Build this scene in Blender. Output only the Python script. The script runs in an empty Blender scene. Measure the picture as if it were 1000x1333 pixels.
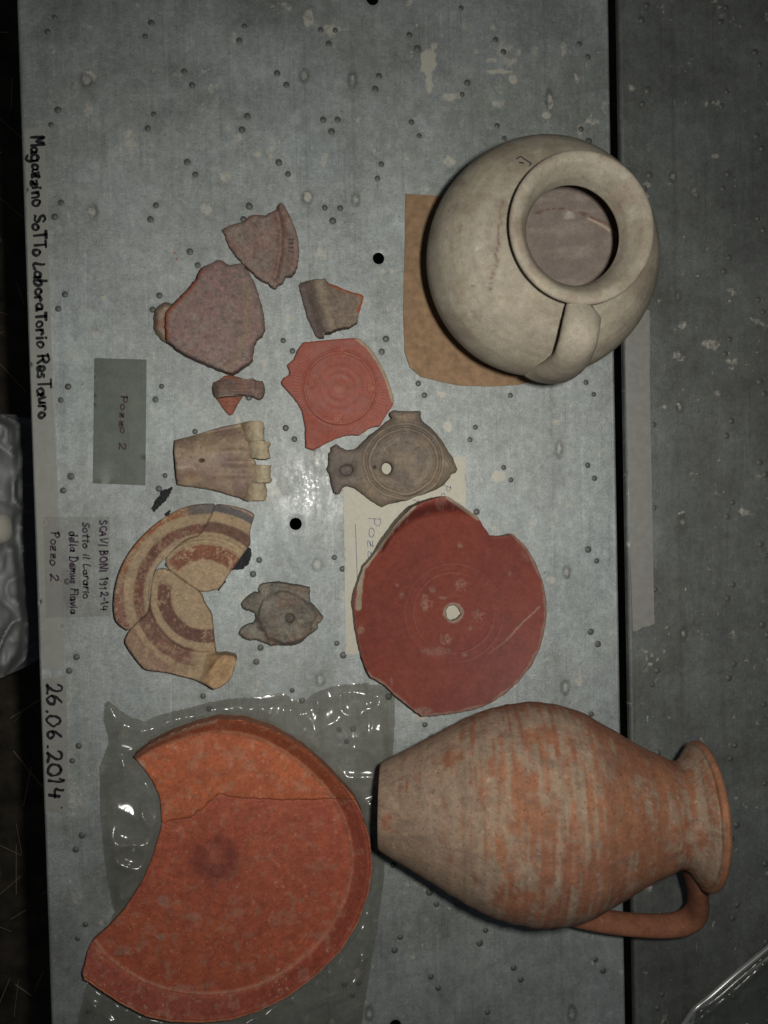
import bpy, math, random
import numpy as np
from mathutils import Vector, Matrix
from mathutils.geometry import delaunay_2d_cdt

# ------------------------------------------------------------------ camera, world, flash, exposure
random.seed(7)
rng = np.random.default_rng(7)
S = bpy.context.scene
C = S.collection
F = 1037.0            # focal length in photo pixels (28 mm equivalent)
H = 0.81              # camera height above the shelf
U0, V0 = -132.0, -21.0   # where the plumb line below the camera meets the picture, from its centre
W2, H2 = 500.0, 666.5

dn = Vector((U0, -V0, -F)).normalized()              # world -Z in camera axes
my = Vector((1027.0, -43700.0, -F))                  # world -Y in camera axes
my = (my - dn * my.dot(dn)).normalized()
zc, yc = -dn, -my
xc = yc.cross(zc)
RW = Matrix((xc, yc, zc))                            # camera axes -> world axes
RWn = np.array(RW)

cam = bpy.data.cameras.new('camera')
cam.sensor_fit = 'VERTICAL'
cam.sensor_height = 36.0
cam.lens = 36.0 * F / 1333.0
cam.clip_start = 0.01
cam.clip_end = 50
co = bpy.data.objects.new('camera', cam)
C.objects.link(co)
co.matrix_world = Matrix.Translation((0, 0, H)) @ RW.to_4x4()
S.camera = co

w = bpy.data.worlds.new('World')
S.world = w
w.use_nodes = True
bg = w.node_tree.nodes['Background']
bg.inputs[0].default_value = (0.80, 0.88, 1.0, 1)
bg.inputs[1].default_value = 0.03

fl = bpy.data.lights.new('camera_flash', 'AREA')
fl.shape = 'RECTANGLE'
fl.size, fl.size_y = 0.022, 0.034
fl.energy = 2.75
fl.spread = math.radians(125)
fl.color = (1.0, 0.965, 0.90)
flo = bpy.data.objects.new('camera_flash', fl)
C.objects.link(flo)
flo.matrix_world = Matrix.Translation((0.056, 0.022, H + 0.005)) @ RW.to_4x4()

S.view_settings.view_transform = 'Standard'
S.view_settings.look = 'None'
S.view_settings.exposure = 0
S.view_settings.gamma = 1
S.view_settings.use_curve_mapping = False

# ------------------------------------------------------------------ pixel <-> place
def P(x, y, z=0.0):
    """photo pixel(s) -> point(s) on the level plane at height z"""
    x = np.asarray(x, float); y = np.asarray(y, float); z = np.asarray(z, float)
    x, y, z = np.broadcast_arrays(x, y, z)
    d = np.stack([x - W2, -(y - H2), -F * np.ones_like(x)], -1) @ RWn.T
    t = (z - H) / d[..., 2]
    return np.stack([d[..., 0] * t, d[..., 1] * t, z], -1)

def PX(p):
    """place(s) -> photo pixel(s)"""
    p = np.asarray(p, float)
    q = (p - np.array([0, 0, H])) @ RWn
    return W2 + F * q[..., 0] / -q[..., 2], H2 - F * q[..., 1] / -q[..., 2]

def T(x0, y0, s, pts):
    return [(x0 + a / s, y0 + b / s) for a, b in pts]

# ------------------------------------------------------------------ noise
def _hash(i, j, k):
    n = (i.astype(np.int64) * 374761393 + j.astype(np.int64) * 668265263 + k.astype(np.int64) * 1274126177) & 0xffffffff
    n = ((n ^ (n >> 13)) * 1103515245) & 0xffffffff
    n = ((n ^ (n >> 16)) * 2654435761) & 0xffffffff
    return ((n ^ (n >> 15)) & 0xffff) / 65535.0

def vn(x, y, z=0.0):
    x = np.asarray(x, float); y = np.asarray(y, float); z = np.asarray(z, float) + 0 * x
    xi, yi, zi = np.floor(x), np.floor(y), np.floor(z)
    f = [x - xi, y - yi, z - zi]
    f = [a * a * (3 - 2 * a) for a in f]
    r = 0
    for a in (0, 1):
        for b in (0, 1):
            for c in (0, 1):
                wgt = (f[0] if a else 1 - f[0]) * (f[1] if b else 1 - f[1]) * (f[2] if c else 1 - f[2])
                r = r + wgt * _hash(xi + a, yi + b, zi + c)
    return r

def fbm(x, y, z=0.0, o=4):
    r, a, t = 0, 0.5, 0
    for i in range(o):
        r = r + a * vn(x * 2 ** i + 13.1 * i, y * 2 ** i + 7.7 * i, np.asarray(z) * 2 ** i + 3.3 * i)
        t += a; a *= 0.5
    return r / t

def ss(a, b, x):
    t = np.clip((np.asarray(x, float) - a) / (b - a), 0, 1)
    return t * t * (3 - 2 * t)

def mixc(a, b, f):
    a = np.asarray(a, float); b = np.asarray(b, float); f = np.asarray(f, float)[..., None]
    return a * (1 - f) + b * f

# ------------------------------------------------------------------ materials
def mat(name):
    m = bpy.data.materials.new(name)
    m.use_nodes = True
    nt = m.node_tree
    return m, nt, nt.nodes['Principled BSDF'], nt.nodes['Material Output']

def N(nt, t, **kw):
    n = nt.nodes.new(t)
    for k, v in kw.items():
        setattr(n, k, v)
    return n

def noise(nt, scale, detail=4, rough=0.6, coord='Object', stretch=None):
    tc = N(nt, 'ShaderNodeTexCoord')
    nz = N(nt, 'ShaderNodeTexNoise')
    nz.inputs['Scale'].default_value = scale
    nz.inputs['Detail'].default_value = detail
    nz.inputs['Roughness'].default_value = rough
    if stretch:
        mp = N(nt, 'ShaderNodeMapping')
        mp.inputs['Scale'].default_value = stretch
        nt.links.new(tc.outputs[coord], mp.inputs[0])
        nt.links.new(mp.outputs[0], nz.inputs['Vector'])
    else:
        nt.links.new(tc.outputs[coord], nz.inputs['Vector'])
    return nz.outputs['Fac']

def ramp(nt, fac, stops):
    r = N(nt, 'ShaderNodeValToRGB')
    el = r.color_ramp.elements
    while len(el) < len(stops):
        el.new(0.5)
    for e, (p, c) in zip(el, stops):
        e.position = p
        e.color = (c, c, c, 1) if not hasattr(c, '__len__') else (*c, 1)
    nt.links.new(fac, r.inputs[0])
    return r.outputs[0]

def mixn(nt, a, b, f, mode='MIX'):
    m = N(nt, 'ShaderNodeMix', data_type='RGBA', blend_type=mode)
    for v, i in ((f, 0), (a, 6), (b, 7)):
        if isinstance(v, (int, float)):
            m.inputs[i].default_value = v
        elif isinstance(v, tuple):
            m.inputs[i].default_value = (*v, 1)
        else:
            nt.links.new(v, m.inputs[i])
    return m.outputs[2]

def bump(nt, bs, fac, strength, dist):
    b = N(nt, 'ShaderNodeBump')
    b.inputs['Strength'].default_value = strength
    b.inputs['Distance'].default_value = dist
    nt.links.new(fac, b.inputs['Height'])
    nt.links.new(b.outputs[0], bs.inputs['Normal'])

def ceramic(name, rough=0.8, fine=900, amt=0.35, bstr=0.5, bdist=0.0006, spec=0.35, speck=0.75):
    """fired clay: colour from the painted vertices, grain and pitting from noise"""
    m, nt, bs, out = mat(name)
    at = N(nt, 'ShaderNodeAttribute', attribute_name='Col')
    n1 = noise(nt, fine, 3, 0.7)
    n2 = noise(nt, fine * 0.12, 4, 0.6)
    c = mixn(nt, at.outputs['Color'], ramp(nt, n1, [(0.25, 1 - amt), (0.75, 1 + 0 * amt)]), 1.0, 'MULTIPLY')
    c = mixn(nt, c, ramp(nt, n2, [(0.3, 1 - amt * 0.8), (0.7, 1.0)]), 1.0, 'MULTIPLY')
    n4 = noise(nt, fine * 0.30, 6, 0.72)
    c = mixn(nt, c, ramp(nt, n4, [(0.30, 1 - amt * 0.85), (0.50, 1.0), (0.70, 1 + amt * 0.7)]), 1.0, 'MULTIPLY')
    tc = N(nt, 'ShaderNodeTexCoord')
    vo = N(nt, 'ShaderNodeTexVoronoi')
    vo.inputs['Scale'].default_value = fine * 0.42
    nt.links.new(tc.outputs['Object'], vo.inputs['Vector'])
    c = mixn(nt, c, ramp(nt, vo.outputs['Distance'], [(0.10, 0.62), (0.26, 1.0)]), speck, 'MULTIPLY')
    n5 = noise(nt, fine * 0.33, 2, 0.5)
    c = mixn(nt, c, ramp(nt, n5, [(0.64, 1.0), (0.74, 1.45)]), speck, 'MULTIPLY')
    nt.links.new(c, bs.inputs['Base Color'])
    bs.inputs['Roughness'].default_value = rough
    bs.inputs['Specular IOR Level'].default_value = spec
    n3 = noise(nt, fine * 0.6, 5, 0.65)
    bump(nt, bs, n3, bstr, bdist)
    return m

def flatmat(name, col, rough=0.6, var=0.15, scale=200, bstr=0.2, bdist=0.0003, spec=0.4):
    m, nt, bs, out = mat(name)
    n1 = noise(nt, scale, 5, 0.6)
    c = mixn(nt, col, ramp(nt, n1, [(0.3, 1 - var), (0.7, 1.0)]), 1.0, 'MULTIPLY')
    nt.links.new(c, bs.inputs['Base Color'])
    bs.inputs['Roughness'].default_value = rough
    bs.inputs['Specular IOR Level'].default_value = spec
    bump(nt, bs, n1, bstr, bdist)
    return m

def film(name, tint, col, opacity, rough=0.15, scale=30, bstr=0.3, bdist=0.002, var=0.3, gloss=0.0, patchy=0.0):
    """thin clear plastic: lets the ground show through, with its own gloss and haze"""
    m, nt, bs, out = mat(name)
    n1 = noise(nt, scale, 4, 0.6)
    c = mixn(nt, col, ramp(nt, n1, [(0.3, 1 - var), (0.7, 1.0)]), 1.0, 'MULTIPLY')
    nt.links.new(c, bs.inputs['Base Color'])
    bs.inputs['Roughness'].default_value = rough
    bs.inputs['Specular IOR Level'].default_value = 0.5
    bump(nt, bs, n1, bstr, bdist)
    tr = N(nt, 'ShaderNodeBsdfTransparent')
    tr.inputs[0].default_value = (*tint, 1)
    mx = N(nt, 'ShaderNodeMixShader')
    mx.inputs[0].default_value = opacity
    nt.links.new(tr.outputs[0], mx.inputs[1])
    nt.links.new(bs.outputs[0], mx.inputs[2])
    last = mx.outputs[0]
    if patchy:
        n2 = noise(nt, scale * 2.5, 5, 0.65)
        mr = N(nt, 'ShaderNodeMapRange')
        mr.inputs[1].default_value, mr.inputs[2].default_value = 0.3, 0.7
        mr.inputs[3].default_value, mr.inputs[4].default_value = max(0, opacity - patchy), opacity + patchy
        nt.links.new(n2, mr.inputs[0]); nt.links.new(mr.outputs[0], mx.inputs[0])
    if gloss:
        gl = N(nt, 'ShaderNodeBsdfGlossy')
        gl.inputs['Roughness'].default_value = rough
        bn = bs.inputs['Normal'].links[0].from_socket
        nt.links.new(bn, gl.inputs['Normal'])
        m2 = N(nt, 'ShaderNodeMixShader')
        m2.inputs[0].default_value = 0.04 * gloss
        nt.links.new(last, m2.inputs[1]); nt.links.new(gl.outputs[0], m2.inputs[2])
        last = m2.outputs[0]
    nt.links.new(last, out.inputs['Surface'])
    return m

def steel(name, tint, dark):
    m, nt, bs, out = mat(name)
    at = N(nt, 'ShaderNodeAttribute', attribute_name='Col')
    sep = N(nt, 'ShaderNodeSeparateColor')
    nt.links.new(at.outputs['Color'], sep.inputs[0])
    # zinc: spangle, mottling, fine streaks along the sheet
    tc = N(nt, 'ShaderNodeTexCoord')
    vo = N(nt, 'ShaderNodeTexVoronoi')
    vo.inputs['Scale'].default_value = 260
    nt.links.new(tc.outputs['Object'], vo.inputs['Vector'])
    vb = N(nt, 'ShaderNodeRGBToBW')
    nt.links.new(vo.outputs['Color'], vb.inputs[0])
    nm = noise(nt, 11, 6, 0.68)
    nf = noise(nt, 420, 3, 0.7)
    ns = noise(nt, 30, 5, 0.7, stretch=(5.0, 0.45, 1.0))
    c = mixn(nt, tuple(t * dark for t in tint), tint, ramp(nt, nm, [(0.30, 0.0), (0.72, 1.0)]))
    c = mixn(nt, c, ramp(nt, vb.outputs[0], [(0.0, 0.86), (1.0, 1.06)]), 1.0, 'MULTIPLY')
    c = mixn(nt, c, ramp(nt, nf, [(0.3, 0.84), (0.7, 1.10)]), 1.0, 'MULTIPLY')
    c = mixn(nt, c, ramp(nt, ns, [(0.30, 0.90), (0.62, 1.03)]), 1.0, 'MULTIPLY')
    nc = noise(nt, 4.2, 5, 0.62)
    c = mixn(nt, c, ramp(nt, nc, [(0.30, (0.80, 0.80, 0.76)), (0.52, (1.0, 1.0, 1.0)), (0.72, (1.06, 1.10, 1.12))]), 1.0, 'MULTIPLY')
    nk = noise(nt, 75, 4, 0.65)
    c = mixn(nt, c, ramp(nt, nk, [(0.32, 0.86), (0.55, 1.0), (0.72, 1.10)]), 1.0, 'MULTIPLY')
    nsc = noise(nt, 420, 2, 0.5, stretch=(1.0, 0.018, 1.0))
    c = mixn(nt, c, ramp(nt, nsc, [(0.28, 0.84), (0.36, 1.0), (0.66, 1.0), (0.72, 1.16)]), 1.0, 'MULTIPLY')
    # dirt
    ng = noise(nt, 120, 5, 0.7)
    add = N(nt, 'ShaderNodeMath', operation='MULTIPLY')
    nt.links.new(sep.outputs[1], add.inputs[0])
    nt.links.new(ramp(nt, ng, [(0.25, 0.35), (0.7, 1.0)]), add.inputs[1])
    c = mixn(nt, c, (0.075, 0.07, 0.06), add.outputs[0])
    # dried plaster / paint splashes
    np_ = noise(nt, 160, 6, 0.75)
    a2 = N(nt, 'ShaderNodeMath', operation='ADD')
    nt.links.new(sep.outputs[0], a2.inputs[0])
    nt.links.new(ramp(nt, np_, [(0.25, 0.0), (0.75, 0.6)]), a2.inputs[1])
    pm = ramp(nt, a2.outputs[0], [(0.61, 0.0), (0.88, 1.0)])
    pf = N(nt, 'ShaderNodeMath', operation='MULTIPLY')
    pf.inputs[1].default_value = 0.78
    nt.links.new(pm, pf.inputs[0])
    c = mixn(nt, c, (0.50, 0.47, 0.40), pf.outputs[0])
    nt.links.new(c, bs.inputs['Base Color'])
    met = N(nt, 'ShaderNodeMath', operation='MULTIPLY_ADD')
    met.inputs[1].default_value = -0.62
    met.inputs[2].default_value = 0.62
    nt.links.new(pf.outputs[0], met.inputs[0])
    nt.links.new(met.outputs[0], bs.inputs['Metallic'])
    rr = ramp(nt, nm, [(0.3, 0.57), (0.7, 0.72)])
    nt.links.new(rr, bs.inputs['Roughness'])
    bs.inputs['Specular IOR Level'].default_value = 0.3
    nw = noise(nt, 36, 6, 0.75, stretch=(1.6, 0.7, 1.0))
    nt.links.new(ramp(nt, nw, [(0.44, 0.0), (0.68, 0.26)]), bs.inputs['Coat Weight'])
    nr = noise(nt, 300, 3, 0.7)
    nt.links.new(ramp(nt, nr, [(0.35, 0.14), (0.65, 0.40)]), bs.inputs['Coat Roughness'])
    nb = noise(nt, 620, 6, 0.8)
    b1 = N(nt, 'ShaderNodeBump')
    b1.inputs['Strength'].default_value = 0.8
    b1.inputs['Distance'].default_value = 0.0006
    nt.links.new(nb, b1.inputs['Height'])
    b2 = N(nt, 'ShaderNodeBump')
    b2.inputs['Strength'].default_value = 0.3
    b2.inputs['Distance'].default_value = 0.003
    nt.links.new(nm, b2.inputs['Height'])
    nt.links.new(b2.outputs[0], b1.inputs['Normal'])
    nt.links.new(b1.outputs[0], bs.inputs['Normal'])
    return m

M_steel = steel('galvanised_steel', (0.50, 0.54, 0.53), 0.66)
M_steel2 = steel('tarnished_galvanised_steel', (0.27, 0.29, 0.275), 0.6)
M_dim = flatmat('embossed_zinc', (0.17, 0.175, 0.165), 0.62, 0.5, 700)
M_dim.node_tree.nodes['Principled BSDF'].inputs['Metallic'].default_value = 0.45
M_clay = ceramic('rough_clay', 0.88)
M_slip = ceramic('red_gloss_slip', 0.5, 800, 0.20, 0.28, 0.0004, 0.14, 0.35)
M_dish = ceramic('orange_slip', 0.66, 650, 0.30, 0.4, 0.0005, 0.3, 0.8)
M_jar = ceramic('cream_fabric', 0.8, 600, 0.20, 0.3, 0.0005, 0.3, 0.35)
M_jug = ceramic('worn_orange_clay', 0.85, 500, 0.28, 0.5, 0.0006)
M_bone = ceramic('old_bone', 0.6, 350, 0.28, 0.4, 0.0006, 0.4)
M_lamp = ceramic('grey_brown_clay', 0.88, 650, 0.32, 0.55, 0.0007)
M_ink = flatmat('marker_ink', (0.012, 0.012, 0.014), 0.5, 0.2, 300)
M_ink2 = flatmat('violet_ink', (0.045, 0.028, 0.05), 0.5, 0.3, 300)
M_pencil = flatmat('blue_pen', (0.16, 0.17, 0.24), 0.7, 0.3, 500)
M_paper = flatmat('cream_paper', (0.47, 0.455, 0.38), 0.85, 0.12, 260, 0.2, 0.0002)
M_card = flatmat('brown_cardboard', (0.30, 0.19, 0.108), 0.85, 0.38, 130, 0.5, 0.0006)
M_tape = film('masking_tape', (0.95, 0.95, 0.90), (0.42, 0.425, 0.39), 0.55, 0.55, 120, 0.15, 0.0003, 0.12)
M_tape2 = film('dull_white_tape', (0.7, 0.7, 0.66), (0.37, 0.37, 0.34), 0.68, 0.6, 120, 0.15, 0.0003, 0.2)
M_label = film('clear_film', (0.965, 0.96, 0.95), (0.34, 0.33, 0.32), 0.14, 0.25, 60, 0.1, 0.0003, 0.2)
M_label2 = film('grey_film', (0.80, 0.84, 0.78), (0.17, 0.185, 0.16), 0.50, 0.3, 60, 0.1, 0.0003, 0.3)
M_bag = film('smoky_polythene', (0.89, 0.885, 0.85), (0.30, 0.295, 0.26), 0.30, 0.21, 9, 0.2, 0.004, 0.45, gloss=1.4, patchy=0.2)
M_bag2 = film('clear_polythene', (0.93, 0.95, 0.92), (0.22, 0.23, 0.22), 0.20, 0.22, 20, 0.3, 0.002, 0.3, gloss=2.2, patchy=0.08)
M_fold = film('polythene_fold', (0.92, 0.94, 0.92), (0.50, 0.52, 0.51), 0.45, 0.22, 60, 0.05, 0.0005, 0.3, gloss=4.0)
M_black = flatmat('black_paint', (0.034, 0.034, 0.037), 0.8, 0.75, 450, 0.5, 0.0006, 0.2)
M_floor = flatmat('dark_earth', (0.075, 0.062, 0.045), 0.95, 0.75, 30, 0.8, 0.01)
M_straw = flatmat('straw', (0.30, 0.26, 0.17), 0.8, 0.3, 60)
M_sack = flatmat('grey_sack_plastic', (0.33, 0.34, 0.345), 0.5, 0.15, 14, 0.3, 0.004, 0.4)
M_knot = flatmat('pale_rag', (0.62, 0.60, 0.52), 0.8, 0.2, 60, 0.4, 0.002)

# ------------------------------------------------------------------ mesh helpers
def link(name, verts, faces, m, parent=None, cols=None, smooth=True):
    me = bpy.data.meshes.new(name)
    if isinstance(faces, np.ndarray):
        nf, k = faces.shape
        me.vertices.add(len(verts)); me.vertices.foreach_set('co', np.asarray(verts, np.float32).ravel())
        me.loops.add(nf * k); me.loops.foreach_set('vertex_index', faces.astype(np.int32).ravel())
        me.polygons.add(nf)
        me.polygons.foreach_set('loop_start', np.arange(0, nf * k, k, dtype=np.int32))
        me.update(calc_edges=True)
        me.validate()
    else:
        me.from_pydata([tuple(map(float, v)) for v in verts], [], [tuple(map(int, f)) for f in faces])
    if cols is not None:
        a = me.color_attributes.new('Col', 'FLOAT_COLOR', 'POINT')
        cc = np.ones((len(verts), 4), np.float32); cc[:, :3] = np.clip(cols, 0, 1)
        a.data.foreach_set('color', cc.ravel())
    me.polygons.foreach_set('use_smooth', [smooth] * len(me.polygons))
    me.update()
    me.materials.append(m)
    o = bpy.data.objects.new(name, me)
    C.objects.link(o)
    if parent is not None:
        o.parent = parent
    return o

def tag(o, label=None, cat=None, group=None, kind=None):
    for k, v in (('label', label), ('category', cat), ('group', group), ('kind', kind)):
        if v:
            o[k] = v
    return o

def thing(name, label, cat, loc):
    o = bpy.data.objects.new(name, None)
    o.empty_display_size = 0.02
    C.objects.link(o)
    o.location = loc
    tag(o, label, cat)
    return o

def adopt(o, root):
    """parent a mesh built in place to its root, geometry staying where it is"""
    o.parent = root
    o.matrix_parent_inverse = Matrix.Translation(root.location).inverted()
    return o

def densify(pts, step, rough=0.0, seed=0, closed=True):
    pts = np.asarray(pts, float)
    out = []
    n = len(pts)
    for i in range(n if closed else n - 1):
        a, b = pts[i], pts[(i + 1) % n]
        k = max(1, int(round(np.hypot(*(b - a)) / step)))
        for j in range(k):
            out.append(a + (b - a) * j / k)
    if not closed:
        out.append(pts[-1])
    out = np.array(out)
    if rough:
        d = np.roll(out, -1, 0) - np.roll(out, 1, 0)
        d /= np.maximum(np.hypot(d[:, 0], d[:, 1]), 1e-6)[:, None]
        nrm = np.stack([d[:, 1], -d[:, 0]], 1)
        s = ((fbm(out[:, 0] * 0.16, out[:, 1] * 0.16, seed, 2) - 0.5) * 2.4 + (fbm(out[:, 0] * 0.5, out[:, 1] * 0.5, seed + 9, 2) - 0.5) * 1.8) * rough
        out = out + nrm * s[:, None]
    return out

def smooth_closed(pts, it=1):
    pts = np.asarray(pts, float)
    for _ in range(it):
        a = pts; b = np.roll(pts, -1, 0)
        pts = np.empty((2 * len(a), 2))
        pts[0::2] = 0.8 * a + 0.2 * b
        pts[1::2] = 0.2 * a + 0.8 * b
    return pts

def inside(poly, x, y):
    poly = np.asarray(poly); r = np.zeros(np.shape(x), bool)
    j = len(poly) - 1
    for i in range(len(poly)):
        xi, yi = poly[i]; xj, yj = poly[j]
        if yi != yj:
            r ^= ((yi > y) != (yj > y)) & (x < (xj - xi) * (y - yi) / (yj - yi) + xi)
        j = i
    return r

def segdist(poly, x, y, closed=True):
    poly = np.asarray(poly, float)
    d = np.full(np.shape(x), 1e9)
    n = len(poly)
    for i in range(n if closed else n - 1):
        a, b = poly[i], poly[(i + 1) % n]
        v = b - a; l2 = max(v @ v, 1e-9)
        t = np.clip(((x - a[0]) * v[0] + (y - a[1]) * v[1]) / l2, 0, 1)
        d = np.minimum(d, np.hypot(x - a[0] - t * v[0], y - a[1] - t * v[1]))
    return d

def piece(name, outline, hfun, colfun, m, parent=None, holes=(), step=1.3, zb=0.0008, rnd=3.0, drop=0.002,
          rough=0.8, edgecol=None, seed=1, wall=3, inset=0.0, keep=0.006, smooth_out=0):
    """solid piece with a modelled upper face: outline in photo pixels, heights in metres above the shelf"""
    src = smooth_closed(outline, smooth_out) if smooth_out else np.asarray(outline, float)
    ol = densify(src, step, rough, seed)
    hl = [densify(h, step * 0.8, rough * 0.4, seed + 5) for h in holes]
    loops = [ol] + hl
    x0, y0 = ol.min(0); x1, y1 = ol.max(0)
    gx, gy = np.meshgrid(np.arange(x0, x1, step), np.arange(y0, y1, step * 0.87))
    gx = gx + (np.arange(gx.shape[0]) % 2)[:, None] * step * 0.5
    gx = gx.ravel() + rng.uniform(-.12, .12, gx.size) * step; gy = gy.ravel() + rng.uniform(-.12, .12, gy.size) * step
    ok = inside(ol, gx, gy)
    gx, gy = gx[ok], gy[ok]
    d = segdist(ol, gx, gy)
    for h in hl:
        d = np.where(inside(h, gx, gy), -1, np.minimum(d, segdist(h, gx, gy)))
    ok = d > step * 0.55
    pts = [np.stack([gx[ok], gy[ok]], 1)]
    edges = []; n = len(pts[0])
    for l in loops:
        k = len(l)
        edges += [(n + i, n + (i + 1) % k) for i in range(k)]
        pts.append(l); n += k
    allp = np.concatenate(pts)
    res = delaunay_2d_cdt([Vector(p) for p in allp], edges, [], 0, 1e-6)
    vv = np.array([(v.x, v.y) for v in res[0]]); tri = np.array([f for f in res[2] if len(f) == 3])
    c = vv[tri].mean(1)
    ok = inside(ol, c[:, 0], c[:, 1])
    for h in hl:
        ok &= ~inside(h, c[:, 0], c[:, 1])
    tri = tri[ok]
    # orientation: pixel y runs down
    a, b, cc_ = vv[tri[:, 0]], vv[tri[:, 1]], vv[tri[:, 2]]
    cr = (b[:, 0] - a[:, 0]) * (cc_[:, 1] - a[:, 1]) - (b[:, 1] - a[:, 1]) * (cc_[:, 0] - a[:, 0])
    tri = np.where((cr > 0)[:, None], tri[:, ::-1], tri)
    d = segdist(ol, vv[:, 0], vv[:, 1])
    for h in hl:
        d = np.minimum(d, segdist(h, vv[:, 0], vv[:, 1]))
    def top(x, y, d):
        hh = hfun(x, y, d)
        t = np.clip(1 - d / rnd, 0, 1)
        return np.maximum(hh - drop * (1 - np.sqrt(np.maximum(1 - t * t, 0))), 0.0012)
    zt = top(vv[:, 0], vv[:, 1], d)
    topv = P(vv[:, 0], vv[:, 1], zt)
    zbv = zb(vv[:, 0], vv[:, 1]) if callable(zb) else np.full(len(vv), zb)
    zbv = np.minimum(zbv, zt - 0.0004)
    botv = topv.copy(); botv[:, 2] = zbv
    cols = colfun(vv[:, 0], vv[:, 1], d, zt)
    ec0 = cols.mean(0) * 0.8 if edgecol is None else np.asarray(edgecol, float)
    V = [topv, botv]; CC = [cols, np.tile(ec0, (len(vv), 1))]
    FF = [tri, tri[:, ::-1] + len(vv)]
    n = 2 * len(vv)
    for li, l in enumerate(loops):
        k = len(l)
        zl = top(l[:, 0], l[:, 1], np.zeros(k))
        zlb = zb(l[:, 0], l[:, 1]) if callable(zb) else np.full(k, zb)
        zlb = np.minimum(zlb, zl - 0.0004)
        base = P(l[:, 0], l[:, 1], zl)
        cen = base[:, :2].mean(0)
        for r in range(wall + 1):
            f = r / wall
            ring = base.copy()
            ring[:, 2] = zl + (zlb - zl) * f
            if 0 < r < wall:
                dv = base[:, :2] - cen
                dv /= np.maximum(np.linalg.norm(dv, axis=1), 1e-6)[:, None]
                ring[:, :2] += dv * ((fbm(l[:, 0] * 0.3, l[:, 1] * 0.3, seed + r * 3.7, 3) - 0.6) * 0.0012 * (1 if li == 0 else -0.3))[:, None]
            V.append(ring)
            CC.append(ec0 * (0.75 + 0.5 * fbm(l[:, 0] * 0.2, l[:, 1] * 0.2, seed + r, 3))[:, None])
        i = np.arange(k); j = (i + 1) % k
        ar = 0.5 * np.sum(l[:, 0] * np.roll(l[:, 1], -1) - l[:, 1] * np.roll(l[:, 0], -1))
        for r in range(wall):
            A, B = n + r * k, n + (r + 1) * k
            q1 = np.stack([A + i, B + i, A + j], 1); q2 = np.stack([A + j, B + i, B + j], 1)
            flip = (ar > 0) ^ (li > 0)
            if flip:
                q1, q2 = q1[:, ::-1], q2[:, ::-1]
            FF += [q1, q2]
        n += k * (wall + 1)
    o = link(name, np.concatenate(V), np.concatenate(FF), m, None, np.concatenate(CC))
    if parent is not None:
        adopt(o, parent)
    return o

def sweep(name, path, rad_a, rad_b, up, m, parent=None, colfun=None, seg=20, cap=True):
    """strap / tube along a path (world points): half-sizes rad_a along the side vector, rad_b along 'up'-ish"""
    path = np.asarray(path, float); n = len(path)
    # catmull-rom resample
    q = []
    ext = np.vstack([2 * path[0] - path[1], path, 2 * path[-1] - path[-2]])
    per = 10
    for i in range(n - 1):
        p0, p1, p2, p3 = ext[i:i + 4]
        for t in np.linspace(0, 1, per, endpoint=False):
            q.append(0.5 * (2 * p1 + (p2 - p0) * t + (2 * p0 - 5 * p1 + 4 * p2 - p3) * t * t + (-p0 + 3 * p1 - 3 * p2 + p3) * t ** 3))
    q.append(path[-1]); q = np.array(q)
    tt = np.linspace(0, 1, len(q)); kt = np.linspace(0, 1, n)
    ra = np.interp(tt, kt, np.broadcast_to(rad_a, (n,))); rb = np.interp(tt, kt, np.broadcast_to(rad_b, (n,)))
    tan = np.gradient(q, axis=0); tan /= np.linalg.norm(tan, axis=1)[:, None]
    up = np.asarray(up, float)
    V = []
    ang = np.linspace(0, 2 * np.pi, seg, endpoint=False)
    for i in range(len(q)):
        sd = np.cross(tan[i], up); sd /= np.linalg.norm(sd)
        u2 = np.cross(sd, tan[i])
        wob = 1 + 0.06 * (fbm(ang * 2, np.full(seg, tt[i] * 14), 3.3, 2) - 0.5)
        V.append(q[i] + np.outer(np.cos(ang) * ra[i] * wob, sd) + np.outer(np.sin(ang) * rb[i] * wob, u2))
    L = len(q)
    V = np.concatenate(V)
    F_ = []
    for i in range(L - 1):
        for j in range(seg):
            k = (j + 1) % seg
            F_.append((i * seg + j, (i + 1) * seg + j, (i + 1) * seg + k, i * seg + k)[::-1])
    F_ = [f for f in F_]
    V = np.vstack([V, q[0], q[-1]])
    for j in range(seg):
        k = (j + 1) % seg
        F_.append((len(V) - 2, k, j)[::-1]); F_.append((len(V) - 1, (L - 1) * seg + j, (L - 1) * seg + k)[::-1])
    cols = colfun(V) if colfun else None
    o = link(name, V, F_, m, None, cols)
    import bmesh
    bm = bmesh.new(); bm.from_mesh(o.data); bmesh.ops.recalc_face_normals(bm, faces=bm.faces); bm.to_mesh(o.data); bm.free()
    if parent is not None:
        adopt(o, parent)
    return o

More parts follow.
